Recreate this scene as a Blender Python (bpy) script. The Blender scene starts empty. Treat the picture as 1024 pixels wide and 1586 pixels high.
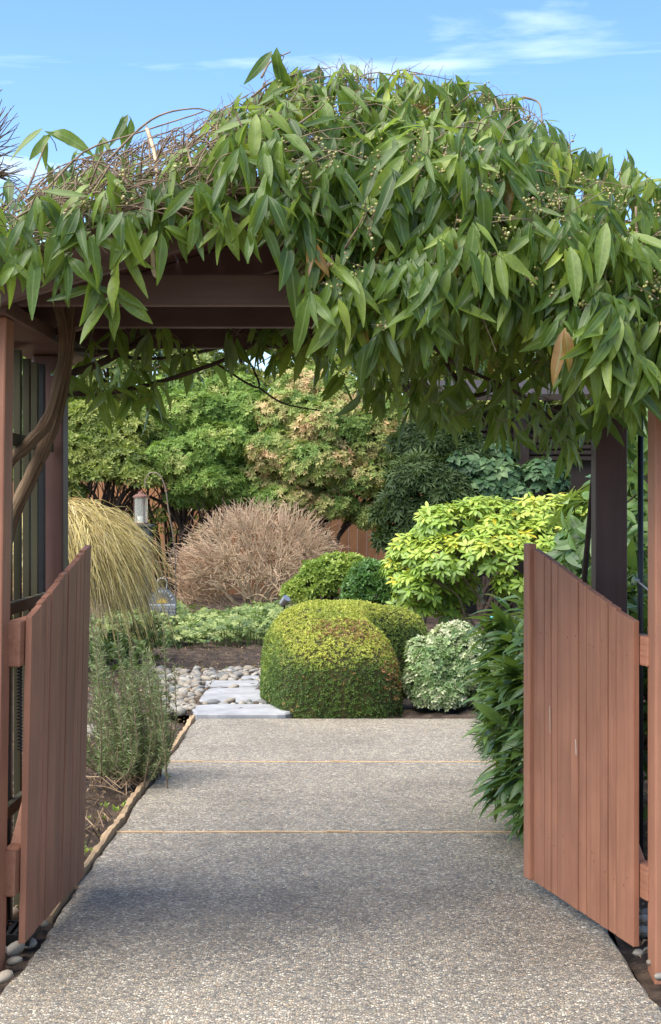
import bpy, bmesh, math, random
import numpy as np
from mathutils import Vector, Matrix

rng = np.random.default_rng(11)
random.seed(11)
SC = bpy.context.scene
COL = SC.collection
R = math.radians

# ------------------------------------------------------------------ camera, sky, sun, exposure
CAM_H, F = 1.40, 2370.0            # camera height (m), focal length in pixels of the 1024 px wide photograph
cam_d = bpy.data.cameras.new('camera')
cam = bpy.data.objects.new('camera', cam_d); COL.objects.link(cam)
cam.location = (0, 0, CAM_H); cam.rotation_euler = (R(90), 0, 0)
cam_d.sensor_fit = 'HORIZONTAL'; cam_d.sensor_width = 36; cam_d.lens = F / 1024 * 36
cam_d.shift_x = (512 - 538) / 1024; cam_d.shift_y = -(793 - 783) / 1024
cam_d.clip_start = 0.1; cam_d.clip_end = 2000
SC.camera = cam

SUN_AZ, SUN_EL = R(-122), R(57)     # azimuth measured from +Y towards +X: behind the camera, from the left
w = bpy.data.worlds.new('World'); SC.world = w; w.use_nodes = True
wn, wl = w.node_tree.nodes, w.node_tree.links
wn.clear()
wo = wn.new('ShaderNodeOutputWorld'); bg = wn.new('ShaderNodeBackground'); sky = wn.new('ShaderNodeTexSky')
sky.sky_type = 'NISHITA'; sky.sun_disc = False; sky.sun_elevation = SUN_EL; sky.sun_rotation = SUN_AZ
sky.air_density = 1.0; sky.dust_density = 0.6; sky.ozone_density = 2.5
hs = wn.new('ShaderNodeHueSaturation'); hs.inputs['Saturation'].default_value = 1.2; hs.inputs['Hue'].default_value = .507; hs.inputs['Value'].default_value = .9
tc = wn.new('ShaderNodeTexCoord'); mp = wn.new('ShaderNodeMapping')
mp.inputs['Rotation'].default_value = (0, R(-10), 0); mp.inputs['Scale'].default_value = (2.2, 2.2, 15)
mp.inputs['Location'].default_value = (5.36, 0.0, 0.1)
nz = wn.new('ShaderNodeTexNoise'); nz.inputs['Scale'].default_value = 1.3; nz.inputs['Detail'].default_value = 7
nz.inputs['Roughness'].default_value = 0.55; nz.inputs['Distortion'].default_value = 0.5
rp = wn.new('ShaderNodeValToRGB'); rp.color_ramp.elements[0].position = 0.53; rp.color_ramp.elements[1].position = 0.86
mx = wn.new('ShaderNodeMix'); mx.data_type = 'RGBA'; mx.inputs[7].default_value = (5.6, 6.1, 6.8, 1)
wl.new(tc.outputs['Generated'], mp.inputs['Vector']); wl.new(mp.outputs[0], nz.inputs['Vector'])
wl.new(nz.outputs[0], rp.inputs[0]); wl.new(sky.outputs[0], hs.inputs['Color'])
wl.new(rp.outputs[0], mx.inputs[0]); wl.new(hs.outputs[0], mx.inputs[6])
wl.new(mx.outputs[2], bg.inputs[0]); wl.new(bg.outputs[0], wo.inputs[0])
bg.inputs[1].default_value = 0.12

sun_d = bpy.data.lights.new('sun', 'SUN'); sun = bpy.data.objects.new('sun', sun_d); COL.objects.link(sun)
sun_d.energy = 3.1; sun_d.angle = R(80); sun_d.color = (1.0, 0.94, 0.82)
sv = Vector((math.sin(SUN_AZ) * math.cos(SUN_EL), math.cos(SUN_AZ) * math.cos(SUN_EL), math.sin(SUN_EL)))
sun.rotation_euler = sv.to_track_quat('Z', 'Y').to_euler(); sun.location = (-6, -6, 12)

vs = SC.view_settings
vs.view_transform = 'Standard'; vs.look = 'None'; vs.gamma = 1; vs.use_curve_mapping = False
vs.exposure = 1.48
SC.cycles.max_bounces = 8; SC.cycles.diffuse_bounces = 4; SC.cycles.transmission_bounces = 6; SC.cycles.transparent_max_bounces = 8


# ------------------------------------------------------------------ helpers
def at(px, py, d):
    """world point seen at photograph pixel (px, py) at distance d"""
    return np.array(((px - 538) * d / F, d, CAM_H - (py - 783) * d / F))

def tag(o, label=None, cat=None, group=None, kind=None):
    if label: o['label'] = label
    if cat: o['category'] = cat
    if group: o['group'] = group
    if kind: o['kind'] = kind
    return o

def empty(name, loc=(0, 0, 0), rz=0.0, label=None, cat=None, group=None, kind=None):
    o = bpy.data.objects.new(name, None); COL.objects.link(o)
    o.location = loc; o.rotation_euler = (0, 0, rz); o.empty_display_size = 0.1
    return tag(o, label, cat, group, kind)

class MB:
    """collects geometry; build() links it as ONE mesh object"""
    def __init__(self): self.v, self.q, self.t, self.uv, self.r, self.n = [], [], [], [], [], 0
    def add(self, v, quads=None, tris=None, uv=None, rnd=0.0):
        v = np.asarray(v, float).reshape(-1, 3)
        if quads is not None and len(quads): self.q.append(np.asarray(quads, int).reshape(-1, 4) + self.n)
        if tris is not None and len(tris): self.t.append(np.asarray(tris, int).reshape(-1, 3) + self.n)
        self.v.append(v); self.n += len(v)
        self.uv.append(np.zeros((len(v), 2)) if uv is None else np.asarray(uv, float).reshape(-1, 2))
        self.r.append(np.full(len(v), rnd) if np.isscalar(rnd) else np.asarray(rnd, float))
    def hexa(self, c, rnd=0.0):
        """8 corners: bottom ring 0-3, top ring 4-7"""
        self.add(c, quads=[(3, 2, 1, 0), (4, 5, 6, 7), (0, 1, 5, 4), (1, 2, 6, 5), (2, 3, 7, 6), (3, 0, 4, 7)], rnd=rnd)
    def box(self, x0, x1, y0, y1, z0, z1, rnd=0.0):
        self.hexa([(x0, y0, z0), (x1, y0, z0), (x1, y1, z0), (x0, y1, z0), (x0, y0, z1), (x1, y0, z1), (x1, y1, z1), (x0, y1, z1)], rnd)
    def tube(self, pts, r, k=6, rnd=0.0, cap=True, bump=0.0):
        pts = np.asarray(pts, float); m = len(pts)
        r = np.full(m, r) if np.isscalar(r) else np.asarray(r, float)
        tg = np.gradient(pts, axis=0); tg /= np.linalg.norm(tg, axis=1)[:, None] + 1e-9
        ref = np.array((0.31, 0.17, 0.93)) if abs(tg[0][2]) < .9 else np.array((1., .1, 0))
        a = np.cross(tg, ref); a /= np.linalg.norm(a, axis=1)[:, None] + 1e-9
        b = np.cross(tg, a)
        th = np.arange(k) * 2 * np.pi / k
        rr = r[:, None] * (1 + (bump * (rng.random((m, k)) - .5) if bump else 0))
        V = pts[:, None, :] + rr[..., None] * (np.cos(th)[None, :, None] * a[:, None, :] + np.sin(th)[None, :, None] * b[:, None, :])
        i = np.arange(m - 1)[:, None] * k; j = np.arange(k)[None, :]; jn = (j + 1) % k
        q = np.stack([i + j, i + jn, i + k + jn, i + k + j], -1).reshape(-1, 4)
        uv = np.stack([np.tile(np.arange(k) / k, m), np.repeat(np.linspace(0, 1, m), k)], 1)
        t = []
        if cap:
            for jj in range(1, k - 1): t.append((0, jj + 1, jj)); t.append(((m - 1) * k, (m - 1) * k + jj, (m - 1) * k + jj + 1))
        self.add(V.reshape(-1, 3), quads=q, tris=t, uv=uv, rnd=rnd)
    def instances(self, tpl, P, M, S, rnd):
        """tpl=(v,quads,tris,uv); N copies: position P, column matrices M (N,3,3), scale S (N,) or (N,3), rnd (N,)"""
        v, q, t, uv = tpl
        N, n = len(P), len(v)
        if N == 0: return
        S = np.asarray(S, float); S = S[:, None] * np.ones(3) if S.ndim == 1 else S
        V = np.einsum('nij,nkj->nki', M, v[None] * S[:, None, :]) + np.asarray(P)[:, None, :]
        off = (np.arange(N) * n)[:, None, None]
        self.add(V.reshape(-1, 3), quads=(q[None] + off).reshape(-1, 4) if len(q) else None,
                 tris=(t[None] + off).reshape(-1, 3) if len(t) else None, uv=np.tile(uv, (N, 1)), rnd=np.repeat(rnd, n))
    def mesh(self, name, mat, base=(0, 0, 0), smooth=False):
        me = bpy.data.meshes.new(name)
        V = np.concatenate(self.v) - np.asarray(base, float)
        Q = np.concatenate(self.q) if self.q else np.zeros((0, 4), int)
        T = np.concatenate(self.t) if self.t else np.zeros((0, 3), int)
        idx = np.concatenate([Q.ravel(), T.ravel()]); nq, nt = len(Q), len(T)
        me.vertices.add(len(V)); me.vertices.foreach_set('co', V.ravel())
        me.loops.add(len(idx)); me.loops.foreach_set('vertex_index', idx)
        me.polygons.add(nq + nt)
        me.polygons.foreach_set('loop_start', np.concatenate([np.arange(nq) * 4, nq * 4 + np.arange(nt) * 3]))
        me.update(calc_edges=True)
        ul = me.uv_layers.new(name='UVMap'); ul.data.foreach_set('uv', np.concatenate(self.uv)[idx].ravel())
        a = me.attributes.new('rnd', 'FLOAT', 'POINT'); a.data.foreach_set('value', np.concatenate(self.r))
        me.polygons.foreach_set('use_smooth', np.full(nq + nt, smooth))
        me.materials.append(mat); me.validate()
        return me
    def build(self, name, mat, parent=None, base=(0, 0, 0), smooth=False, kind=None, bevel=0, world=False):
        """world=True: geometry is in world space and base is the parent's location"""
        o = bpy.data.objects.new(name, self.mesh(name, mat, base, smooth)); COL.objects.link(o)
        if parent is not None: o.parent = parent
        elif any(base): o.location = base
        if kind: o['kind'] = kind
        if bevel:
            m = o.modifiers.new('bevel', 'BEVEL'); m.width = bevel; m.segments = 2; m.limit_method = 'ANGLE'
        return o

def spline(ctrl, n=16):
    c = np.asarray(ctrl, float)
    c = np.vstack([2 * c[0] - c[1], c, 2 * c[-1] - c[-2]])
    out = []
    segs = len(c) - 3
    for s in range(segs):
        p0, p1, p2, p3 = c[s:s + 4]
        for t in np.linspace(0, 1, max(2, n // segs), endpoint=(s == segs - 1)):
            out.append(.5 * (2 * p1 + (p2 - p0) * t + (2 * p0 - 5 * p1 + 4 * p2 - p3) * t * t + (3 * p1 - p0 - 3 * p2 + p3) * t ** 3))
    return np.array(out)

def unit(a):
    a = np.asarray(a, float)
    return a / (np.linalg.norm(a, axis=-1, keepdims=True) + 1e-9)

def frames(D, Nrm):
    """matrices with columns X=across, Y=along D, Z=leaf normal"""
    D = unit(D); X = unit(np.cross(D, Nrm)); Z = np.cross(X, D)
    return np.stack([X, D, Z], -1)

def leaf_tpl(wd=.3, curl=.2, fold=.2, rows=6, twist=0.0, peak=.42, wave=0.0, side=0.0):
    vs_ = np.linspace(0, 1, rows)
    prof = np.where(vs_ < peak, np.sin(np.pi / 2 * np.minimum(vs_ / peak, 1)) ** .75, np.clip(np.cos(np.pi / 2 * (vs_ - peak) / (1 - peak)), 0, 1) ** .8)
    hw = np.maximum(wd / 2 * prof, .008)
    V, UV = [], []
    for i, v in enumerate(vs_):
        tw = twist * v
        for c, u in ((-1, 0), (0, .5), (1, 1)):
            x = c * hw[i]; z = fold * abs(x) + wave * math.sin(v * 9 + c) * hw[i]
            V.append((x * math.cos(tw) - z * math.sin(tw) + side * v * v, v - .25 * curl * v * v, x * math.sin(tw) + z * math.cos(tw) - curl * v * v)); UV.append((u, v))
    q = []
    for i in range(rows - 1):
        for c in range(2):
            a = i * 3 + c; q.append((a, a + 1, a + 4, a + 3))
    return np.array(V), np.array(q), np.zeros((0, 3), int), np.array(UV)

def small_leaf_tpl(wd=.4, curl=.1, fold=.15):
    V = np.array([(0, 0, 0), (-wd / 2, .5, fold * wd), (0, .5, 0), (wd / 2, .5, fold * wd), (0, 1, -curl)])
    UV = np.array([(.5, 0), (0, .5), (.5, .5), (1, .5), (.5, 1)])
    return V, np.zeros((0, 4), int), np.array([(0, 2, 1), (0, 3, 2), (1, 2, 4), (2, 3, 4)]), UV

def merge_tpl(parts):
    """[(tpl, matrix3, pos, scale)] -> one template"""
    V, Q, T, U, n = [], [], [], [], 0
    for (v, q, t, uv), M, p, s in parts:
        V.append((v * s) @ np.asarray(M).T + np.asarray(p)); U.append(uv)
        if len(q): Q.append(q + n)
        if len(t): T.append(t + n)
        n += len(v)
    return (np.concatenate(V), np.concatenate(Q) if Q else np.zeros((0, 4), int), np.concatenate(T) if T else np.zeros((0, 3), int), np.concatenate(U))

def rosette_tpl(n=8, lift=.35, wd=.32, seed=0, base_leaf=None, jitter=.25):
    g = np.random.default_rng(seed); parts = []
    lf = base_leaf or small_leaf_tpl(wd, .12)
    for i in range(n):
        a = 2 * np.pi * i / n + g.uniform(-.3, .3); l = lift + g.uniform(-jitter, jitter)
        d = np.array((math.cos(a) * math.cos(l), math.sin(a) * math.cos(l), math.sin(l)))
        parts.append((lf, frames(d[None], np.array([[0, 0, 1.]]))[0], d * .05, g.uniform(.75, 1.1)))
    return merge_tpl(parts)

def ico_tpl(sub=1):
    bm = bmesh.new(); bmesh.ops.create_icosphere(bm, subdivisions=sub, radius=1)
    v = np.array([x.co[:] for x in bm.verts]); t = np.array([[x.index for x in f.verts] for f in bm.faces]); bm.free()
    return v, np.zeros((0, 4), int), t, np.zeros((len(v), 2))

def rand_dirs(n): return unit(rng.normal(size=(n, 3)))

def align_z(N, spin=True):
    """matrices taking local Z to N with a random spin"""
    N = unit(N); ref = np.where(np.abs(N[:, 2:3]) < .9, np.array([[0, 0, 1.]]), np.array([[1., 0, 0]]))
    X = unit(np.cross(ref, N)); Y = np.cross(N, X)
    if spin:
        a = rng.random(len(N)) * 2 * np.pi
        X, Y = X * np.cos(a)[:, None] + Y * np.sin(a)[:, None], -X * np.sin(a)[:, None] + Y * np.cos(a)[:, None]
    return np.stack([X, Y, N], -1)

def lobes_shell(lobes, n, zmin=-.35, depth=.25):
    """points + normals over the outside of a union of ellipsoids [(cx,cy,cz,rx,ry,rz)]"""
    L = np.array(lobes, float); area = (L[:, 3] * L[:, 5] + L[:, 3] * L[:, 4] + L[:, 4] * L[:, 5])
    k = rng.choice(len(L), size=n * 3, p=area / area.sum()); d = rand_dirs(n * 3)
    ok = d[:, 2] > zmin; k, d = k[ok], d[ok]
    s = 1 - depth * rng.random(len(k)) ** 2
    P = L[k, :3] + d * L[k, 3:] * s[:, None]; N = unit(d / L[k, 3:])
    inside = np.zeros(len(P), bool)
    for i, l in enumerate(L): inside |= (k != i) & ((((P - l[:3]) / l[3:]) ** 2).sum(1) < .72)
    P, N = P[~inside][:n], N[~inside][:n]
    return P, N


# ------------------------------------------------------------------ materials
def mat_new(name):
    m = bpy.data.materials.new(name); m.use_nodes = True
    n, l = m.node_tree.nodes, m.node_tree.links
    return m, n, l, n['Principled BSDF'], n['Material Output']

def ramp(n, stops):
    r = n.new('ShaderNodeValToRGB'); e = r.color_ramp.elements
    while len(e) < len(stops): e.new(.5)
    for x, (p, c) in zip(e, stops): x.position = p; x.color = (*c, 1)
    return r

def noise(n, l, scale, detail=4, vec=None, rough=.55, dist=0):
    t = n.new('ShaderNodeTexNoise'); t.inputs['Scale'].default_value = scale; t.inputs['Detail'].default_value = detail
    t.inputs['Roughness'].default_value = rough; t.inputs['Distortion'].default_value = dist
    if vec is not None: l.new(vec, t.inputs['Vector'])
    return t

def coords(n, l, kind='Object', scale=(1, 1, 1)):
    t = n.new('ShaderNodeTexCoord'); m = n.new('ShaderNodeMapping'); m.inputs['Scale'].default_value = scale
    l.new(t.outputs[kind], m.inputs['Vector']); return m.outputs[0]

def mixc(n, l, fac, a, b, mode='MIX'):
    m = n.new('ShaderNodeMix'); m.data_type = 'RGBA'; m.blend_type = mode
    for s, v in ((m.inputs[0], fac), (m.inputs[6], a), (m.inputs[7], b)):
        if hasattr(v, 'is_linked') or hasattr(v, 'links'): l.new(v, s)
        else: s.default_value = v if not isinstance(v, tuple) else (*v, 1)
    return m.outputs[2]

def bump(n, l, p, h, strength=.4, dist=.01):
    b = n.new('ShaderNodeBump'); b.inputs['Strength'].default_value = strength; b.inputs['Distance'].default_value = dist
    l.new(h, b.inputs['Height']); l.new(b.outputs[0], p.inputs['Normal']); return b

def leaf_mat(name, stops, rib=None, rough=.42, transl=.3, tcol=(.35, .5, .06), spec=.5, under=None, rib_w=.07, rib_f=.55):
    m, n, l, p, o = mat_new(name)
    a = n.new('ShaderNodeAttribute'); a.attribute_name = 'rnd'
    r = ramp(n, stops); l.new(a.outputs['Fac'], r.inputs[0])
    c = r.outputs[0]
    nz_ = noise(n, l, 22, 3, coords(n, l)); rr = ramp(n, [(.3, (.72, .72, .72)), (.7, (1.22, 1.22, 1.22))]); l.new(nz_.outputs[0], rr.inputs[0])
    c = mixc(n, l, 1.0, c, rr.outputs[0], 'MULTIPLY')
    if rib:
        uv = n.new('ShaderNodeUVMap'); sx = n.new('ShaderNodeSeparateXYZ'); l.new(uv.outputs[0], sx.inputs[0])
        m1 = n.new('ShaderNodeMath'); m1.operation = 'SUBTRACT'; m1.inputs[1].default_value = .5; l.new(sx.outputs[0], m1.inputs[0])
        m2 = n.new('ShaderNodeMath'); m2.operation = 'ABSOLUTE'; l.new(m1.outputs[0], m2.inputs[0])
        m3 = n.new('ShaderNodeMapRange'); m3.inputs[1].default_value = rib_w * .4; m3.inputs[2].default_value = rib_w; m3.inputs[3].default_value = rib_f; m3.inputs[4].default_value = 0
        l.new(m2.outputs[0], m3.inputs[0]); c = mixc(n, l, m3.outputs[0], c, rib)
    if under:
        g = n.new('ShaderNodeNewGeometry'); c = mixc(n, l, g.outputs['Backfacing'], c, mixc(n, l, .5, c, under))
    l.new(c, p.inputs['Base Color']); p.inputs['Roughness'].default_value = rough; p.inputs['Specular IOR Level'].default_value = spec
    if transl:
        t = n.new('ShaderNodeBsdfTranslucent'); l.new(mixc(n, l, .55, c, tcol), t.inputs[0])
        ms = n.new('ShaderNodeMixShader'); ms.inputs[0].default_value = transl
        l.new(p.outputs[0], ms.inputs[1]); l.new(t.outputs[0], ms.inputs[2]); l.new(ms.outputs[0], o.inputs[0])
    return m

def wood_mat(name, col, dark, rough=.6, grain=(60, 60, 3), wear=None, bstr=.25, spec=.3, gmix=.45):
    m, n, l, p, o = mat_new(name)
    oi = n.new('ShaderNodeObjectInfo'); tcn = n.new('ShaderNodeTexCoord'); va = n.new('ShaderNodeVectorMath'); va.operation = 'ADD'
    l.new(tcn.outputs['Object'], va.inputs[0]); sc = n.new('ShaderNodeVectorMath'); sc.operation = 'SCALE'; sc.inputs[3].default_value = 7
    cb = n.new('ShaderNodeCombineXYZ')
    for i in range(3): l.new(oi.outputs['Random'], cb.inputs[i])
    l.new(cb.outputs[0], sc.inputs[0]); l.new(sc.outputs[0], va.inputs[1])
    mpn = n.new('ShaderNodeMapping'); mpn.inputs['Scale'].default_value = grain; l.new(va.outputs[0], mpn.inputs[0])
    g = noise(n, l, 1, 5, mpn.outputs[0], .6, .4)
    blot = noise(n, l, 3.5, 4, va.outputs[0])
    r = ramp(n, [(.35, dark), (.65, col)]); l.new(g.outputs[0], r.inputs[0])
    c = mixc(n, l, gmix, col, r.outputs[0])
    r2 = ramp(n, [(.3, (.82, .82, .82)), (.7, (1.12, 1.12, 1.12))]); l.new(blot.outputs[0], r2.inputs[0])
    c = mixc(n, l, 1.0, c, r2.outputs[0], 'MULTIPLY')
    r3 = ramp(n, [(0, (.9, .9, .9)), (1, (1.1, 1.1, 1.1))]); l.new(oi.outputs['Random'], r3.inputs[0])
    c = mixc(n, l, 1.0, c, r3.outputs[0], 'MULTIPLY')
    if wear:
        wz = noise(n, l, 45, 6, va.outputs[0], .7); r4 = ramp(n, [(.66, (0, 0, 0)), (.76, (.8, .8, .8))]); l.new(wz.outputs[0], r4.inputs[0])
        c = mixc(n, l, r4.outputs[0], c, wear)
    l.new(c, p.inputs['Base Color']); p.inputs['Roughness'].default_value = rough; p.inputs['Specular IOR Level'].default_value = spec
    bump(n, l, p, g.outputs[0], bstr, .004)
    return m

def rough_mat(name, stops, scale=8, rough=.9, bstr=.6, bdist=.02, detail=8, kind='Object', vscale=(1, 1, 1), use_rnd=False):
    m, n, l, p, o = mat_new(name)
    v = coords(n, l, kind, vscale)
    z = noise(n, l, scale, detail, v, .62); r = ramp(n, stops); l.new(z.outputs[0], r.inputs[0])
    c = r.outputs[0]
    if use_rnd:
        oi = n.new('ShaderNodeObjectInfo'); r2 = ramp(n, [(0, (.45, .47, .50)), (.35, (.85, .84, .82)), (.6, (1.05, .95, .80)), (.8, (.8, .68, .55)), (1, (1.3, 1.26, 1.16))]); l.new(oi.outputs['Random'], r2.inputs[0])
        c = mixc(n, l, 1.0, c, r2.outputs[0], 'MULTIPLY')
    l.new(c, p.inputs['Base Color']); p.inputs['Roughness'].default_value = rough; p.inputs['Specular IOR Level'].default_value = .3
    bump(n, l, p, z.outputs[0], bstr, bdist)
    return m

def aggregate_mat():
    m, n, l, p, o = mat_new('exposed_aggregate')
    v = coords(n, l)
    warp = noise(n, l, 60, 2, v); va = n.new('ShaderNodeVectorMath'); va.operation = 'MULTIPLY_ADD'
    va.inputs[1].default_value = (.006, .006, .006); l.new(warp.outputs['Color'], va.inputs[0]); l.new(v, va.inputs[2])
    def layer(scale):
        vo = n.new('ShaderNodeTexVoronoi'); vo.inputs['Scale'].default_value = scale; l.new(va.outputs[0], vo.inputs['Vector'])
        ve = n.new('ShaderNodeTexVoronoi'); ve.feature = 'DISTANCE_TO_EDGE'; ve.inputs['Scale'].default_value = scale; l.new(va.outputs[0], ve.inputs['Vector'])
        sx = n.new('ShaderNodeSeparateColor'); l.new(vo.outputs['Color'], sx.inputs[0])
        return vo, ve, sx
    vo, ve, sx = layer(122)
    st = ramp(n, [(0, (.085, .090, .095)), (.2, (.19, .187, .18)), (.4, (.36, .30, .23)), (.55, (.25, .255, .255)), (.7, (.47, .38, .27)), (.85, (.52, .49, .43)), (.95, (.74, .70, .60)), (1, (.40, .25, .16))])
    l.new(sx.outputs[0], st.inputs[0])
    e = n.new('ShaderNodeMapRange'); e.inputs[1].default_value = .03; e.inputs[2].default_value = .16; l.new(ve.outputs[0], e.inputs[0])
    c = mixc(n, l, e.outputs[0], (.20, .175, .145), st.outputs[0])
    big = noise(n, l, 1.6, 5, v); rb = ramp(n, [(.28, (.74, .73, .71)), (.5, (1, .99, .97)), (.72, (1.16, 1.15, 1.12))]); l.new(big.outputs[0], rb.inputs[0])
    c = mixc(n, l, 1.0, c, rb.outputs[0], 'MULTIPLY')
    fine = noise(n, l, 14, 4, v); rf = ramp(n, [(.35, (.88, .87, .85)), (.65, (1.1, 1.1, 1.1))]); l.new(fine.outputs[0], rf.inputs[0])
    c = mixc(n, l, 1.0, c, rf.outputs[0], 'MULTIPLY'); c = mixc(n, l, 1.0, c, (1.08, 1.05, .97), 'MULTIPLY')
    l.new(c, p.inputs['Base Color']); p.inputs['Roughness'].default_value = .62; p.inputs['Specular IOR Level'].default_value = .4
    bump(n, l, p, e.outputs[0], .8, .004)
    return m

def plain(name, col, rough=.5, metal=0, spec=.5):
    m, n, l, p, o = mat_new(name)
    z = noise(n, l, 30, 4, coords(n, l)); r = ramp(n, [(.3, tuple(x * .8 for x in col)), (.7, tuple(min(1, x * 1.15) for x in col))]); l.new(z.outputs[0], r.inputs[0])
    l.new(r.outputs[0], p.inputs['Base Color']); p.inputs['Roughness'].default_value = rough; p.inputs['Metallic'].default_value = metal
    p.inputs['Specular IOR Level'].default_value = spec
    return m

M = {}
M['agg'] = aggregate_mat()
M['paint'] = wood_mat('reddish_brown_paint', (.365, .166, .098), (.265, .112, .066), .55, (55, 55, 2.5), bstr=.6, gmix=.7, wear=(.43, .25, .18))
M['paint_x'] = wood_mat('reddish_brown_paint_rail', (.365, .166, .098), (.265, .112, .066), .55, (2.5, 55, 55), bstr=.6, gmix=.7, wear=(.43, .25, .18))
M['groove'] = wood_mat('shaded_groove', (.13, .055, .036), (.09, .04, .026), .8)  # darker than the gate paint: shade between planks put into the colour
M['brown'] = wood_mat('dark_brown_stain', (.105, .055, .045), (.07, .036, .03), .5, (40, 40, 2), bstr=.3)
M['brown_x'] = wood_mat('dark_brown_stain_beam', (.115, .062, .052), (.075, .04, .034), .5, (2, 40, 40), bstr=.3)
M['brown_y'] = wood_mat('dark_brown_stain_plate', (.125, .066, .052), (.08, .042, .034), .5, (40, 2, 40), bstr=.3)
M['fence'] = wood_mat('orange_cedar_fence', (.46, .22, .105), (.30, .135, .065), .75, (25, 25, 1.5), bstr=.3)
M['olive'] = wood_mat('weathered_olive_slat', (.07, .064, .034), (.035, .032, .018), .8, (40, 40, 2))
M['edging'] = wood_mat('weathered_edging', (.42, .29, .165), (.17, .11, .06), .85, (40, 3, 40), wear=(.13, .09, .055), bstr=.6)
M['joint'] = rough_mat('tan_joint', [(.3, (.36, .23, .12)), (.7, (.62, .43, .24))], 30, .85, .4, .003)
M['soil'] = rough_mat('soil', [(.28, (.018, .011, .008)), (.5, (.06, .04, .027)), (.7, (.14, .098, .066))], 9, .95, 1, .05, 12)
M['stone'] = rough_mat('river_stone', [(.3, (.19, .185, .175)), (.7, (.34, .325, .295))], 6, .7, .15, .01, 6, use_rnd=True)
M['flag'] = rough_mat('pale_flagstone', [(.3, (.22, .22, .225)), (.7, (.36, .36, .36))], 5, .8, .5, .02, 9)
M['bark'] = rough_mat('vine_bark', [(.32, (.07, .04, .025)), (.5, (.20, .125, .07)), (.68, (.36, .25, .15))], 1, .9, 1, .02, 8, 'UV', (26, 4, 1))
M['twig'] = rough_mat('brown_twig', [(.3, (.11, .075, .05)), (.7, (.30, .215, .14))], 20, .8, .3, .005)
M['pale_twig'] = rough_mat('pale_twig', [(.3, (.34, .24, .15)), (.7, (.58, .44, .29))], 20, .8, .3, .005)
M['darktwig'] = rough_mat('dark_branch', [(.3, (.03, .02, .014)), (.7, (.09, .06, .042))], 15, .9, .4, .005)
M['iron'] = plain('black_iron', (.012, .012, .013), .45, .3)
M['rust'] = plain('rusty_iron', (.17, .08, .055), .7, .2)
M['galv'] = plain('galvanised', (.45, .44, .42), .4, .8)
M['oldmetal'] = plain('dull_brown_metal', (.20, .15, .11), .6, .3)
M['nail'] = plain('nail_hole', (.06, .025, .018), .8)
M['chip'] = plain('bare_wood_chip', (.75, .68, .60), .8)

# ------------------------------------------------------------------ ground
mb = MB(); mb.add([(-300, -20, 0), (300, -20, 0), (300, 400, 0), (-300, 400, 0)], quads=[(0, 1, 2, 3)])
g = mb.build('ground', M['soil']); g.location.z = -.06; tag(g, kind='structure')

def bed(name, x0, x1, y0, y1, zf, nx, ny):
    xs, ys = np.linspace(x0, x1, nx), np.linspace(y0, y1, ny)
    X, Y = np.meshgrid(xs, ys); Z = zf(X, Y) + rng.normal(0, .008, X.shape)
    m = MB(); i = np.arange(ny - 1)[:, None] * nx; j = np.arange(nx - 1)[None]
    m.add(np.stack([X, Y, Z], -1), quads=np.stack([i + j, i + j + 1, i + nx + j + 1, i + nx + j], -1))
    return tag(m.build(name, M['soil'], smooth=True), kind='structure')
PL, PR, PEND = -.99, .879, 10.05
bed_l = bed('soil_bed_left', -6, PL - .004, 1.5, 26, lambda X, Y: -.035 + .05 * np.clip((PL - X) / .8, 0, 1) + .015 * np.sin(X * 3 + Y * 2), 70, 220)
bed_r = bed('soil_bed_right', PR + .004, 7, 1.5, 26, lambda X, Y: -.04 + .05 * np.clip((X - PR) / .5, 0, 1), 70, 220)
bed_c = bed('soil_bed_back', PL + .0, PR, PEND + .01, 26, lambda X, Y: -.015 + .03 * np.clip((Y - 10.1) / 1.2, 0, 1), 30, 150)

path = empty('path', (0, 0, 0), kind='structure')
def slab(y0, y1):
    ys = np.arange(y0, y1 + .01, .045); ys = np.linspace(y0, y1, len(ys)); m = len(ys)
    jl = .004 * np.cumsum(rng.normal(size=m)); jl -= np.linspace(jl[0], jl[-1], m); jl = np.clip(jl, -.018, .018) + rng.normal(0, .0025, m)
    jr = .004 * np.cumsum(rng.normal(size=m)); jr -= np.linspace(jr[0], jr[-1], m); jr = np.clip(jr, -.018, .018) + rng.normal(0, .003, m)
    z, e = 0.0, .012
    rows = [np.stack([PL + jl, ys, np.full(m, -.1)], 1), np.stack([PL + jl, ys, np.full(m, z - e)], 1), np.stack([PL + jl + e, ys, np.full(m, z)], 1),
            np.stack([PR + jr - e, ys, np.full(m, z)], 1), np.stack([PR + jr, ys, np.full(m, z - e)], 1), np.stack([PR + jr, ys, np.full(m, -.1)], 1)]
    V = np.stack(rows, 1); i = np.arange(m - 1)[:, None] * 6; j = np.arange(5)[None]
    s = MB(); s.add(V, quads=np.stack([i + j, i + j + 1, i + 6 + j + 1, i + 6 + j], -1))
    return s.build('slab', M['agg'], path)
J1, J2 = 6.557, 8.357
slab(-3, J1 - .011); slab(J1 + .011, J2 - .011); slab(J2 + .011, PEND)
for y in (J1, J2):
    s = MB()
    for x in np.arange(PL, PR - .01, .1):
        h = .003 + rng.normal(0, .0012); s.box(x, min(x + .1, PR), y - .0105, y + .0105, -.09, h)
    s.build('joint_strip', M['joint'], path)

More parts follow.
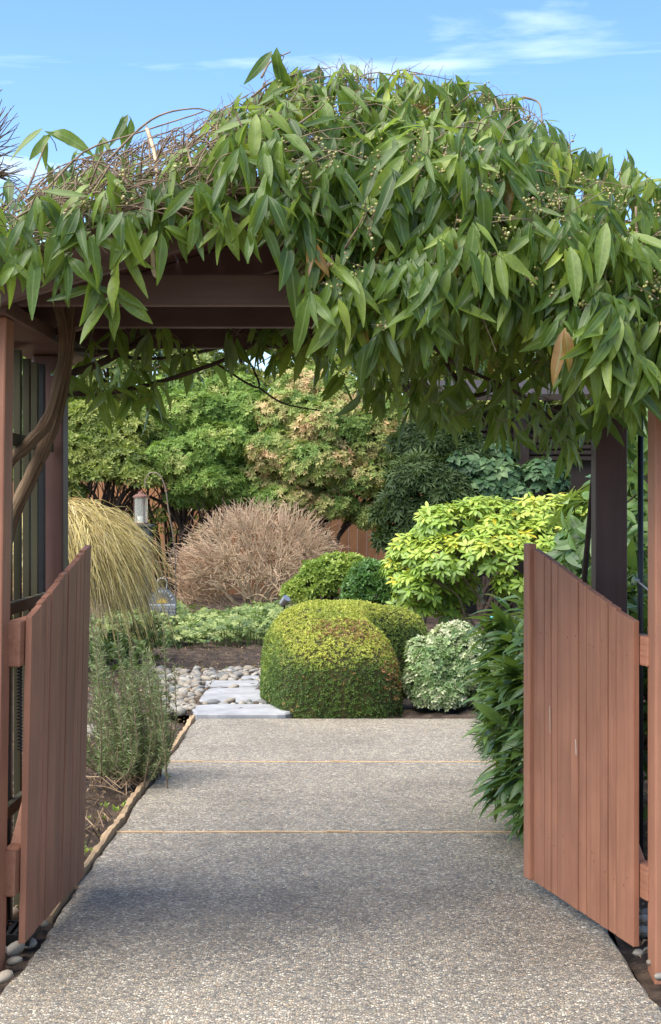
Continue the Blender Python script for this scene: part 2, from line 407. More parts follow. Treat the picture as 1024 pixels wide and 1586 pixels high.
ed = empty('edging', (PL - .02, 5.2, 0), kind='structure')
for (a, b, dx) in ((5.2, 5.62, -.004), (5.64, 6.9, .0), (6.92, 8.6, -.006), (8.61, 10.06, .002)):
    s = MB(); ys = np.linspace(a, b, int((b - a) / .06) + 2); n_ = len(ys)
    xo = PL - .016 + dx + .004 * np.sin(ys * 5) + rng.normal(0, .002, n_); wd = .02 + rng.normal(0, .0035, n_); zt = .018 + .006 * np.sin(ys * 7) + rng.normal(0, .003, n_)
    V = np.stack([np.stack([xo - wd, ys, np.full(n_, -.08)], 1), np.stack([xo - wd, ys, zt - .004], 1), np.stack([xo - wd * .4, ys, zt], 1), np.stack([xo + .006, ys, zt - .002], 1), np.stack([xo + .012, ys, np.full(n_, -.08)], 1)], 1)
    i = np.arange(n_ - 1)[:, None] * 5; j = np.arange(4)[None]
    s.add(V - np.array((PL - .02, 5.2, 0)), quads=np.stack([i + j, i + j + 1, i + 5 + j + 1, i + 5 + j], -1))
    s.add(V[0] - np.array((PL - .02, 5.2, 0)), quads=[(0, 1, 2, 3)], tris=[(0, 3, 4)])
    s.build('edging_board', M['edging'], ed)

# ------------------------------------------------------------------ arbor
ARB = (-.05, 4.6, 0)
arbor = empty('garden_arbor', ARB, label='dark brown timber arbor with gabled roof spanning the path', cat='arbor')
def part(name, mat, parent, base, bevel=.004, fn=None, **k):
    m = MB(); fn(m); return m.build(name, mat, parent, base, bevel=bevel, **k)
def apart(name, mat, x0, x1, y0, y1, z0, z1, bevel=.004, sk=(0, 0)):
    """sk: x shift of the bottom relative to the top"""
    m = MB(); a, b = sk
    m.hexa([(x0 + a, y0, z0), (x1 + a, y0, z0), (x1 + a, y1, z0), (x0 + a, y1, z0), (x0, y0, z1), (x1, y0, z1), (x1, y1, z1), (x0, y1, z1)])
    return m.build(name, mat, arbor, ARB, bevel=bevel)
PZ0, PZ1 = 1.968, 2.015
apart('post', M['paint'], -1.14, -1.025, 4.6, 4.715, -.05, PZ0, sk=(-.028, 0), bevel=.006)
apart('post', M['paint'], .925, 1.04, 4.6, 4.715, -.05, PZ0, bevel=.006)
apart('post', M['brown'], -1.185, -1.07, 5.76, 5.87, -.05, PZ0, bevel=.006)
apart('post', M['brown'], .935, 1.055, 5.76, 5.87, -.05, PZ0, bevel=.006)
apart('side_plate', M['brown_y'], -1.24, -1.015, 4.55, 6.16, PZ0 + .001, PZ1)
apart('side_plate', M['brown_y'], .905, 1.12, 4.55, 6.16, PZ0 + .001, PZ1)
for y in (4.71, 5.29, 5.99):
    apart('cross_beam', M['brown_x'], -1.2, 1.09, y, y + .045, PZ1 + .002, PZ1 + .098)
def rafter(y, sgn, th=.042):
    m = MB(); xa = -.05; s = .30; half = 1.24
    x_end = xa + sgn * half; x_in = xa + sgn * .002
    zb = lambda x: PZ1 - .02 + s * (.955 - abs(x - xa)); ht = .135
    lo = [(x_end, zb(x_end)), (x_in, zb(x_in)), (x_in, zb(x_in) + ht), (x_end, zb(x_end) + ht)]
    if sgn > 0: lo = [lo[1], lo[0], lo[3], lo[2]]
    m.hexa([(lo[0][0], y, lo[0][1]), (lo[1][0], y, lo[1][1]), (lo[1][0], y + th, lo[1][1]), (lo[0][0], y + th, lo[0][1]),
            (lo[3][0], y, lo[3][1]), (lo[2][0], y, lo[2][1]), (lo[2][0], y + th, lo[2][1]), (lo[3][0], y + th, lo[3][1])])
    return m.build('rafter', M['brown_x'], arbor, ARB, bevel=.004)
for y in (4.49, 5.34, 6.13):
    for sgn in (-1, 1): rafter(y, sgn)
for sgn in (-1, 1):                                    # roof laths along the depth
    for k_ in range(9):
        u = .06 + k_ * .138
        x = -.05 + sgn * u; z = PZ1 - .02 + .3 * (.955 - u) + .137
        m = MB(); dx, dz = .066, .3 * .066 * -sgn
        m.hexa([(x - dx, 4.56, z - dz * 1), (x + dx, 4.56, z + dz), (x + dx, 6.24, z + dz), (x - dx, 6.24, z - dz),
                (x - dx, 4.56, z - dz + .02), (x + dx, 4.56, z + dz + .02), (x + dx, 6.24, z + dz + .02), (x - dx, 6.24, z - dz + .02)])
        m.build('roof_lath', M['brown_y'], arbor, ARB, bevel=.002)
m = MB(); b = at(55, 443, 4.485); th = np.arange(13) / 12 * 2 * np.pi
m.tube(np.stack([b[0] + .0095 * np.cos(th), np.full(13, b[1]), b[2] + .0095 * np.sin(th)], 1), .003, 6); m.tube([(b[0], b[1] + .008, b[2]), (b[0], b[1] - .003, b[2])], .006, 8)
m.build('bolt', M['galv'], arbor, ARB, smooth=True)

def trellis(x, y0, y1, ztop, label, rails, slats):
    t = empty('trellis', (x, y0, 0), label=label, cat='trellis')
    for (yy, wd, mat) in slats:
        s = MB(); s.box(x - .012, x + .012, yy - wd / 2, yy + wd / 2, -.03, ztop - rng.random() * .04); s.build('slat', M[mat], t, (x, y0, 0), bevel=.002)
    for z in rails:
        s = MB(); s.box(x + .0125, x + .034, y0, y1, z - .02, z + .02); s.build('rail', M['olive'], t, (x, y0, 0), bevel=.002)
trellis(-1.135, 4.74, 5.74, 1.95, 'weathered olive slat trellis between the arbor posts left of the path', (.4, 1.06, 1.62), [(4.82, .035, 'olive'), (4.98, .03, 'olive'), (5.12, .035, 'iron'), (5.27, .03, 'olive'), (5.42, .035, 'olive'), (5.56, .03, 'olive'), (5.68, .03, 'iron')])
t = empty('trellis_pole', (1.075, 5.62, 0), label='thin black metal pole beside the rear post right of the path', cat='pole')
m = MB(); m.tube([(1.085, 5.66, -.03), (1.085, 5.66, 1.96)], .011, 8); m.build('shaft', M['iron'], t, (1.075, 5.62, 0), smooth=True)
m = MB(); p = at(977, 905, 5.62); m.tube(spline([(1.085, 5.655, 1.12), (1.06, 5.64, 1.13), (1.11, 5.6, 1.08), (1.13, 5.62, 1.02)], 12), .004, 6); m.build('clip', M['galv'], t, (1.075, 5.62, 0), smooth=True)

# ------------------------------------------------------------------ gates
WID = [.13, .062, .062, .112, .064, .066, .118, .06, .062, .105]
def gate(p0, p1, face, z0n, z0f, ztn, ztf, lean, label, rails, stile):
    """p0 hinge end, p1 free end; face=+1/-1: local Y side that looks at the path"""
    d = Vector((p1[0] - p0[0], p1[1] - p0[1], 0)); L = d.length; rz = math.atan2(d.y, d.x)
    g = empty('gate', (p0[0], p0[1], 0), rz, label, 'gate'); g.rotation_euler = (lean, 0, rz)
    k = L / sum(WID); u = 0; th = .02
    nails = MB()
    for i, wd in enumerate(WID):
        a, b = u + .004, u + wd * k - .004
        if i == 0: a = 0
        zb = lambda s: z0n + (z0f - z0n) * s / L
        zt = lambda s: ztn + (ztf - ztn) * s / L
        ta, tb = zt(a) + rng.normal(0, .002), zt(b) - .003 + rng.normal(0, .002)
        y0, y1 = (0, th) if face > 0 else (-th, 0)
        j = rng.normal(0, .0012)
        s = MB(); s.hexa([(a, y0 + j, zb(a)), (b, y0 + j, zb(b)), (b, y1 + j, zb(b)), (a, y1 + j, zb(a)), (a, y0 + j, ta), (b, y0 + j, tb), (b, y1 + j, tb), (a, y1 + j, ta)])
        s.build('plank', M['paint'], g, bevel=.0014)
        for r0, r1 in rails:
            for q in range(2 if wd > .1 else 1):
                un = a + (b - a) * (rng.uniform(.2, .8)); zn = rng.uniform(r0 + .02, r1 - .02); yy = y1 + j + .0006 if face > 0 else y0 + j - .0006
                rr = rng.uniform(.0022, .0034); c8 = np.arange(6) * np.pi / 3
                nails.add(np.stack([un + rr * np.cos(c8), np.full(6, yy), zn + rr * np.sin(c8)], 1), tris=[(0, 1, 2), (0, 2, 3), (0, 3, 4), (0, 4, 5)])
        u += wd * k
    s = MB(); yc = .003 * face; s.hexa([(.01, yc - .002, z0n + .02), (L - .008, yc - .002, z0f + .02), (L - .008, yc + .002, z0f + .02), (.01, yc + .002, z0n + .02), (.01, yc - .002, ztn - .02), (L - .008, yc - .002, ztf - .02), (L - .008, yc + .002, ztf - .02), (.01, yc + .002, ztn - .02)])
    s.build('shade_backing', M['groove'], g)  # dark sheet added behind the planks to deepen the shade in the gaps
    o = nails.build('nail_heads', M['nail'], g, kind='stuff')
    yb0, yb1 = (-.048, -.0015) if face > 0 else (.0015, .048)
    for r0, r1 in rails:
        s = MB(); s.box(-.05, L - .02, yb0, yb1, r0, r1); s.build('rail', M['paint_x'], g, bevel=.005)
        s = MB(); ym = (yb0 + yb1) / 2
        yo = yb0 - .0055 if face > 0 else yb1 + .0015; s.box(-.048, .05, yo, yo + .004, r0 + .02, r1 - .02); s.build('hinge', M['galv'], g, bevel=.002)
    s = MB(); s.hexa([(.05, yb0 + .004, rails[0][1]), (.14, yb0 + .004, rails[0][1]), (.14, yb1 - .004, rails[0][1]), (.05, yb1 - .004, rails[0][1]),
                      (L - .16, yb0 + .004, rails[1][0]), (L - .07, yb0 + .004, rails[1][0]), (L - .07, yb1 - .004, rails[1][0]), (L - .16, yb1 - .004, rails[1][0])])
    s.build('brace', M['paint'], g, bevel=.003)
    if stile:
        y0, y1 = (th * .2, th + .014) if face > 0 else (-th - .014, -th * .2)
        s = MB(); s.box(L + .003, L + .06, y0, y1, z0f + .001, ztf + .012); s.build('stile', M['paint'], g, bevel=.005)
    return g, L
gl, LL = gate((-1.02, 4.735), (-.985, 5.60), -1, .045, .045, 1.057, 1.262, R(-1.3) * -1, 'reddish brown plank gate folded back beside the wooden edging strip', [(.20, .34), (.905, 1.045)], False)
gr, LR = gate((.905, 4.735), (.69, 5.53), 1, .035, .045, 1.041, 1.25, 0, 'reddish brown plank gate with thick end stile against the glossy shrub', [(.185, .29), (.905, .996)], True)
for (u, z0, z1, wd) in ((.43, .56, .615, .004), (.655, .60, .70, .0022)):      # chips in the paint
    s = MB(); yy = .0235
    s.add([(u, yy, z0), (u + wd, yy, z0 + .002), (u + wd * .9 + .004, yy, z1 - .003), (u + .003, yy, z1)], quads=[(0, 1, 2, 3)]); s.build('paint_chip', M['chip'], gr)
sp = MB(); tt = np.linspace(0, 1, 260); ang = tt * 2 * np.pi * 26        # closing spring on the gate post
sp.tube(np.stack([-1.014 + .008 * np.cos(ang), 4.735 + .008 * np.sin(ang), .64 + .27 * tt], 1), .0022, 4)
o = sp.build('gate_spring', M['iron'], None, (-1.014, 4.735, .64), smooth=True); tag(o, 'thin black coil spring on the arbor post beside the left gate', 'spring')

# ------------------------------------------------------------------ climbing vine
leafT = [leaf_tpl(.20 + .035 * (i % 3), (.02, .16, .32, .08, .45, .22)[i % 6], .3 + .15 * (i % 2), 8, (-.6, 0, .6, .25)[i % 4], .36 + .04 * (i % 3), .16 * (i % 3), (-.10, .07, 0, .13, -.05)[i % 5]) for i in range(12)]
M['vine'] = leaf_mat('vine_leaf', [(0, (.040, .085, .018)), (.3, (.090, .155, .028)), (.6, (.160, .235, .038)), (.85, (.26, .335, .055)), (.95, (.42, .48, .06)), (.985, (.48, .46, .05)), (1, (.30, .16, .05))],
                     rib=(.30, .38, .14), rough=.32, transl=.42, tcol=(.42, .58, .05), spec=.45, under=(.16, .22, .10))
VB = np.array((-1.16, 5.05, 0))
vine = empty('climbing_vine', VB, label='evergreen vine with drooping leaves heaped over the arbor roof', cat='vine')

topx = np.array([-140, -60, 0, 60, 120, 200, 300, 380, 430, 520, 620, 700, 800, 850, 900, 960, 1024, 1120, 1200])
topy = np.array([320, 310, 305, 285, 262, 240, 205, 165, 128, 118, 122, 138, 158, 205, 245, 268, 275, 300, 340])
botx = np.array([-140, 0, 100, 200, 300, 380, 430, 470, 520, 560, 620, 700, 760, 830, 880, 930, 1024, 1200])
boty = np.array([390, 390, 365, 345, 312, 300, 330, 425, 490, 550, 520, 500, 480, 490, 540, 590, 605, 590])
P, Nn, big, lay = [], [], [], []
def dens(px):       # leafiness of the curtain: thin and twiggy over the left slope
    return np.interp(px, [-140, 150, 330, 430, 520], [.42, .36, .40, .78, 1.0])
cnt = 0
while cnt < 1420:
    px = rng.uniform(-120, 1170); t0, b0 = np.interp(px, topx, topy), np.interp(px, botx, boty)
    py = rng.uniform(80, 620)
    if not (t0 < py < b0) or rng.random() > dens(px): continue
    t = (b0 - py) / (b0 - t0); back = rng.random() ** 1.5 * .30
    d = 4.30 + .62 * max(0, (t - .55) / .45) ** 1.6 + back + .05 * math.sin(px * .025) + .04 * math.sin(py * .04 + px * .01)
    P.append(at(px, py, d)); el = .15 + 1.1 * t ** 2
    Nn.append((rng.normal(0, .3) + (px - 560) / 1500, -math.cos(el), math.sin(el) + .2)); lay.append(back); big.append(1.0); cnt += 1
nfront = len(P)
for _ in range(330):             # top and back of the heap
    px = rng.uniform(-120, 1170); t0 = np.interp(px, topx, topy); s = rng.random()
    X, Y, Z = at(px, t0 + 22, 4.95); yy = 4.95 + 1.6 * s
    P.append((X, yy, Z - .02 - .28 * s ** 2.5 + rng.normal(0, .03))); Nn.append((rng.normal(0, .3), rng.normal(0, .3) + s * .6 - .1, 1)); lay.append(.5); big.append(.95)
manual = [(145, 452, 4.36), (172, 462, 4.38), (150, 372, 4.33), (100, 392, 4.34), (58, 322, 4.32), (75, 318, 4.31), (20, 385, 4.33), (0, 400, 4.3), (265, 338, 4.36), (300, 306, 4.34), (352, 266, 4.32), (372, 338, 4.36),
          (412, 352, 4.30), (398, 330, 4.34), (188, 388, 4.34), (345, 318, 4.33), (215, 330, 4.33), (85, 222, 4.75), (205, 190, 4.85), (440, 88, 4.85), (120, 330, 4.3), (40, 360, 4.3), (235, 300, 4.34), (280, 240, 4.5), (325, 230, 4.5), (110, 425, 4.36), (205, 365, 4.35), (75, 385, 4.33), (165, 415, 4.35), (250, 365, 4.35), (30, 420, 4.33), (128, 352, 4.32), (320, 300, 4.33), (285, 345, 4.35), (180, 340, 4.33)]
for (px, py, d) in manual: P.append(at(px, py, d)); Nn.append((rng.normal(0, .2), -1, .25)); lay.append(0.); big.append(1.05)
# leaves hanging below the roof, seen against the garden light
rbx = np.array([100, 150, 230, 260, 350, 420, 500, 560, 620, 700, 760, 830, 870, 915, 960, 1024, 1150]); rby = np.array([600, 640, 640, 575, 560, 555, 575, 600, 635, 655, 665, 690, 705, 670, 620, 600, 600])
cnt = 0
while cnt < 330:
    px = rng.uniform(100, 1120); py = rng.uniform(500, 710); bb = np.interp(px, rbx, rby)
    if py > bb or (px < 420 and rng.random() < .3): continue
    d = rng.uniform(5.5, 6.35) if px < 560 else rng.uniform(4.95, 6.35)
    P.append(at(px, py, d)); Nn.append((rng.normal(0, .6), rng.normal(-.3, .7), .35)); lay.append(.7); big.append(.92); cnt += 1
cnt = 0
while cnt < 130:                 # right flank beside the posts
    P.append((rng.uniform(.95, 1.5), rng.uniform(4.6, 6.3), rng.uniform(1.75, 2.3))); Nn.append((1, rng.normal(-.3, .5), .3)); lay.append(.6); big.append(1); cnt += 1
P, Nn, lay, big = np.array(P), unit(np.array(Nn)), np.array(lay), np.array(big)

LP, LM, LS, LR_, LL_ = [], [], [], [], []
petioles = MB()
for i in range(len(P)):
    n = Nn[i]; man = nfront + 330 <= i < nfront + 330 + len(manual)
    k = 5 if man and (i < nfront + 336 or i % 3 == 0) else 3 if man or rng.random() < .72 else (2 if rng.random() < .6 else 5)
    out = P[i] + n * rng.uniform(.02, .06) + np.array((rng.normal(0, .02), 0, rng.uniform(-.02, .01)))
    petioles.tube([P[i] - n * .05, P[i], out], .0016, 3, cap=False)
    base_tone = rng.beta(1.6, 2.0) * .93
    if rng.random() < .02: base_tone = rng.uniform(.95, 1)
    sway = rng.normal(0, .22)
    angs = {3: (-.62, 0, .62), 2: (-.35, .35), 5: (-1.15, -.58, 0, .58, 1.15)}[k]
    for a in angs:
        a = a * rng.uniform(.3, 1.2) + sway + rng.normal(0, .2)
        sidev = unit(np.cross(n, (0, 0, 1.)))
        outw = rng.uniform(.0, .36) * (1 - .45 * (lay[i] > .6))
        dr = unit(np.array((0, 0, -1.)) * math.cos(a) + sidev * math.sin(a) + n * outw + rng.normal(0, .1, 3))
        nn = unit(n + np.array((0, 0, .35)) + rng.normal(0, .34, 3))
        LP.append(out + rng.normal(0, .008, 3)); LM.append(frames(dr[None], nn[None])[0]); LS.append(np.clip(rng.normal(.116, .032), .045, .185) * big[i])
        LR_.append(np.clip(base_tone + rng.normal(0, .10), 0, 1)); LL_.append(lay[i])
LP, LM, LS, LR_, LL_ = np.array(LP), np.array(LM), np.array(LS), np.array(LR_), np.array(LL_)
petioles.build('petioles', M['twig'], vine, VB, kind='stuff')

def foliage(parent, base, tpls, Pn, Mn, Sn, Rn, score, mat, n_single=300, name='foliage'):
    """the n_single best-seen leaves as leaf objects of their own (shared meshes), the rest as one stuff part"""
    order = np.argsort(score); single = order[:n_single]; rest = order[n_single:]
    T = len(tpls); tones = 6; cache = {}
    qs = np.quantile(Rn, (np.arange(tones) + .5) / tones)
    for i in single:
        k = (int(i) % T, int(np.argmin(abs(qs - Rn[i]))) if Rn[i] < .94 else 99)
        if k not in cache:
            mm = MB(); v, q, t, uv = tpls[k[0]]; mm.add(v, q, t, uv, qs[k[1]] if k[1] != 99 else .975); cache[k] = mm.mesh('leaf', mat, smooth=True)
        o = bpy.data.objects.new('leaf', cache[k]); COL.objects.link(o); o.parent = parent
        m4 = Matrix.Identity(4); A = Mn[i] * Sn[i]
        for r in range(3):
            for c in range(3): m4[r][c] = A[r][c]
            m4[r][3] = Pn[i][r] - base[r]
        o.matrix_local = m4
    mm = MB()
    for k in range(T):
        s = rest[rest % T == k]; mm.instances(tpls[k], Pn[s], Mn[s], Sn[s], Rn[s])
    if len(rest): mm.build(name, mat, parent, base, smooth=True, kind='stuff')
foliage(vine, VB, leafT, LP, LM, LS, LR_, LL_ + rng.random(len(LL_)) * .02 + 5 * (LP[:, 0] < -1.1) + 5 * (LP[:, 0] > .98), M['vine'], 300)

# woody stems
def stem(ctrl, r0, r1, k=9, n=26, mat='bark', bumpy=.25):
    m = MB(); c = spline(ctrl, n); m.tube(c, np.linspace(r0, r1, len(c)), k, bump=bumpy); return m.build('stem', M[mat], vine, VB, smooth=True)
stem([VB + (0, 0, -.03), at(-8, 1000, 5.15), at(10, 830, 5.2), at(45, 745, 5.22), at(78, 670, 5.25), at(98, 590, 5.3), at(106, 515, 5.3), at(112, 440, 5.3)], .027, .022, 11, 40)
stem([VB + (.03, -.05, -.03), at(-25, 900, 5.0), at(5, 735, 5.08), at(40, 692, 5.12), at(72, 655, 5.18), at(92, 590, 5.22), at(100, 520, 5.24), at(80, 430, 5.2)], .024, .02, 10, 36)
stem([at(80, 430, 5.2), at(40, 410, 4.8), at(60, 395, 4.44), at(150, 362, 4.41), at(240, 325, 4.40), at(330, 312, 4.43), at(430, 270, 4.6)], .024, .014, 9, 30)
stem([at(-40, 425, 4.42), at(40, 400, 4.42), at(130, 350, 4.40), at(230, 318, 4.38), at(300, 330, 4.36), at(345, 300, 4.4)], .012, .007, 7, 24)
stem([at(-60, 410, 4.46), at(60, 385, 4.40), at(200, 345, 4.40), at(290, 345, 4.40)], .016, .01, 8, 24)
for c, r in (([at(105, 610, 5.75), at(190, 605, 5.8), at(300, 575, 5.85), at(380, 540, 5.9), at(480, 470, 5.9)], .011), ([at(105, 580, 5.7), at(160, 560, 5.75), at(230, 520, 5.8), at(300, 470, 5.9)], .017),
             ([at(108, 540, 5.6), at(150, 545, 5.9), at(250, 555, 6.1), at(400, 520, 6.1), at(470, 470, 6.0)], .009), ([at(400, 600, 6.0), at(440, 625, 6.05), at(495, 636, 6.1)], .004),
             ([at(330, 560, 6.0), at(400, 600, 6.0), at(380, 545, 6.1)], .005), ([at(690, 560, 5.6), at(730, 612, 5.6), at(790, 590, 5.6), at(860, 560, 5.6), at(960, 500, 5.5)], .009),
             ([at(640, 500, 5.2), at(700, 560, 5.3), at(820, 620, 5.5), at(900, 700, 5.6)], .008), ([at(880, 1200, 6.2), at(905, 900, 6.0), at(930, 640, 5.95), at(960, 480, 5.9)], .013)):
    stem(c, r, r * .7, 6, 22, 'darktwig', .15)
# loose shoots and the dry tangle over the left slope
tw = MB()
arcs = [[(40, 320), (75, 290), (130, 235), (200, 210), (300, 178), (315, 172)], [(95, 330), (150, 285), (210, 255), (290, 225)], [(165, 250), (235, 185), (300, 168), (340, 178)], [(390, 150), (420, 128), (470, 112), (480, 110)],
        [(405, 120), (420, 95), (450, 80)], [(220, 300), (245, 250), (225, 200)], [(235, 275), (230, 215), (226, 190)], [(40, 300), (60, 250), (70, 225)], [(760, 215), (748, 250), (752, 290), (738, 340), (735, 352)], [(640, 330), (690, 370), (730, 390), (790, 400)],
        [(500, 330), (510, 370), (520, 400)], [(810, 150), (835, 160), (840, 190)], [(985, 320), (990, 420), (1005, 480)], [(560, 530), (600, 500), (640, 480), (690, 440), (720, 420)]]
for a in arcs: tw.tube(spline([at(x, y, 4.42 + .002 * max(0, 330 - y)) for x, y in a], 18), np.linspace(.0042, .002, len(spline([(0, 0, 0)] * len(a), 18))), 5)
for _ in range(620):
    px = rng.choice([rng.uniform(20, 470), rng.uniform(-80, 1100)], p=[.72, .28]); t0, b0 = np.interp(px, topx, topy), np.interp(px, botx, boty); py = rng.uniform(t0 - 6, b0 + 6)
    t = np.clip((b0 - py) / (b0 - t0), 0, 1); d = 4.33 + .62 * max(0, (t - .55) / .45) ** 1.6 + rng.uniform(-.03, .16)
    a = rng.normal(-.45, .8); Lx = rng.uniform(30, 120); x2, y2 = px + Lx * math.cos(a), py + Lx * math.sin(a) * .7
    mid = ((px + x2) / 2 + rng.normal(0, 10), (py + y2) / 2 - rng.uniform(0, 22))
    y2 = max(y2, np.interp(x2, topx, topy) - 14)
    s = spline([at(px, py, d), at(mid[0], max(mid[1], np.interp(mid[0], topx, topy) - 14), d + rng.uniform(-.05, .05)), at(x2, y2, d + rng.uniform(-.05, .08))], 8)
    tw.tube(s, np.linspace(rng.uniform(.0015, .0042), .0012, len(s)), 4, cap=False)
for _ in range(130):             # dangling ends and thin tips above the silhouette
    px = rng.uniform(20, 900); t0 = np.interp(px, topx, topy); h = rng.uniform(5, 34)
    s = spline([at(px, t0 + 18, 4.9), at(px + rng.normal(0, 6), t0 - h * .4, 4.9), at(px + rng.normal(0, 10), t0 - h, 4.9)], 6); tw.tube(s, np.linspace(.0016, .0007, len(s)), 3, cap=False)
tw.build('twigs', M['twig'], vine, VB, smooth=True, kind='stuff')
bk = MB()
for c in ([(222, 362), (235, 385), (238, 420), (243, 428)], [(205, 345), (228, 318), (236, 340)], [(236, 325), (228, 345), (222, 350)], [(395, 315), (412, 335), (423, 347)], [(228, 200), (240, 240), (243, 277)], [(330, 330), (345, 352), (352, 362)], [(206, 352), (222, 335), (240, 318)]):
    bk.tube(spline([at(x, y, 4.36 + .003 * max(0, 300 - y)) for x, y in c], 10), .0065, 5, bump=.5)
bk.build('bark_strips', M['pale_twig'], vine, VB, smooth=True, kind='stuff')
# flower buds in clusters
M['bud'] = leaf_mat('bud', [(0, (.22, .23, .06)), (.5, (.36, .34, .10)), (.8, (.28, .17, .09)), (1, (.50, .48, .22))], None, .5, 0)
bd = MB(); ico = ico_tpl(1); bp, bs = [], []; stk = MB()
for _ in range(170):
    px = rng.uniform(60, 1060) if rng.random() < .25 else rng.uniform(430, 1060); t0, b0 = np.interp(px, topx, topy), np.interp(px, botx, boty); t = rng.random() ** .7
    py = b0 + (t0 - b0) * t; d = 4.27 + .62 * max(0, (t - .55) / .45) ** 1.6 + rng.uniform(0, .1); c = at(px, py, d); ax = unit(rng.normal(size=3) + (0, -.6, .3))
    stk.tube([c + ax * -.06 + (0, .05, 0), c, c + ax * .07], .0012, 3, cap=False)
    for q in range(rng.integers(5, 13)):
        bp.append(c + ax * rng.uniform(-.015, .05) + rng.normal(0, .008, 3)); bs.append(rng.uniform(.0028, .0055))
bd.instances(ico, np.array(bp), np.tile(np.eye(3), (len(bp), 1, 1)), np.array(bs), rng.random(len(bp)))
bd.build('flower_buds', M['bud'], vine, VB, smooth=True, kind='stuff'); stk.build('flower_stalks', M['twig'], vine, VB, kind='stuff')

# ------------------------------------------------------------------ background: fence, trees, shed
FY = 24.0
fence = empty('fence', (0, FY, 0), label='orange brown board fence closing the back of the garden', cat='fence')
pm = MB(); pm.box(-.069, .069, -.01, .01, 0, 1.82); board = pm.mesh('board', M['fence'])
for i in range(68):
    o = bpy.data.objects.new('board', board); COL.objects.link(o); o.parent = fence; o.location = (-6 + i * .145, rng.normal(0, .004), rng.normal(-.02, .012))
for z in (.45, 1.55):
    m = MB(); m.box(-6.1, 4, .012, .05, z - .045, z + .045); m.build('rail', M['fence'], fence)
for x in (-5, -2.6, -.2, 2.2):
    m = MB(); m.box(x - .05, x + .05, .051, .15, 0, 1.9); m.build('post', M['fence'], fence)

def branches(mb_, base, tips, r0=.03, levels=(8, 40), r_tip=.002, k=4, spread=.12, rnd=0.0, bow=.15, decay=.62):
    """fan of stems from base to the tips through nested forks"""
    tips = np.asarray(tips, float); base = np.asarray(base, float)
    prev = [(base, r0)]
    fr = np.linspace(.35, .75, len(levels))
    for li, n in enumerate(levels):
        sel = tips[rng.choice(len(tips), min(n, len(tips)), replace=False)]; nodes = []
        rr = r0 * (decay ** (li + 1)) + r_tip
        for s in sel:
            tgt = base + (s - base) * fr[li] + rng.normal(0, spread * .3, 3)
            q = min(prev, key=lambda a: np.linalg.norm(a[0] - tgt) if len(prev) > 1 else 0); L_ = np.linalg.norm(tgt - q[0])
            c = spline([q[0], (q[0] + tgt) / 2 + rng.normal(0, .06, 3) * L_ + (0, 0, bow * L_ * .3), tgt], 7)
            mb_.tube(c, np.linspace(q[1] * .8, rr, len(c)), k, rnd=rnd, cap=False); nodes.append((tgt, rr))
        prev = nodes
    pa = np.array([a[0] for a in prev])
    for s in tips:
        j = int(np.argmin(((pa - s) ** 2).sum(1))); q = prev[j]; L_ = np.linalg.norm(s - q[0])
        c = spline([q[0], (q[0] + s) / 2 + rng.normal(0, .08, 3) * L_ + (0, 0, bow * L_ * .3), s], 5)
        mb_.tube(c, np.linspace(q[1] * .8, r_tip, len(c)), 3, rnd=rng.random(), cap=False)

def lumpy(lobes, n, lo=.3, hi=.55):
    """adds n smaller lobes on the upper outside of the given ones so that the outline breaks up"""
    L = list(lobes); out = list(L)
    for _ in range(n):
        l = L[rng.integers(len(L))]; d = rand_dirs(1)[0]; d[2] = abs(d[2]) - .35; k = rng.uniform(lo, hi)
        out.append((l[0] + d[0] * l[3] * .85, l[1] + d[1] * l[4] * .85, l[2] + d[2] * l[5] * .85, l[3] * k, l[4] * k, l[5] * k * 1.15))
    return out

def shrub(name, label, cat, base, lobes, n, tpls, size, mat, stem_mat='darktwig', zmin=-.3, depth=.3, tilt=.5, r0=.04, n_tip=50, group=None, single=0, up=.4, tone=(2, 2), lumps=0):
    base = np.asarray(base, float); o = empty(name, base, label=label, cat=cat, group=group)
    Pn, N = lobes_shell(lumpy(lobes, lumps) if lumps else lobes, n, zmin, depth); n = len(Pn)
    ax = unit(N + np.array((0, 0, up)) + rng.normal(0, tilt, (n, 3)) * .6)
    Ms = align_z(ax); S = rng.uniform(.75, 1.15, n) * size
    # tone varies from clump to clump
    tn = .5 + .3 * np.sin(Pn[:, 0] * 5.1 + 1.3) * np.sin(Pn[:, 2] * 6.3 + Pn[:, 1] * 3) + (rng.beta(*tone, n) - .5) * .75
    tn = np.clip(tn, 0, 1); m = MB(); T = len(tpls); ii = np.arange(n)
    for k in range(T): s = ii[ii % T == k]; m.instances(tpls[k], Pn[s], Ms[s], S[s], tn[s])
    m.build('crown', mat, o, base, smooth=False, kind='stuff')
    m = MB(); branches(m, base + (0, 0, -.03), Pn[rng.choice(n, min(n_tip, n), replace=False)], r0, (6, 18), .004, 5); m.build('trunk', M[stem_mat], o, base, smooth=True)
    return o, Pn, N

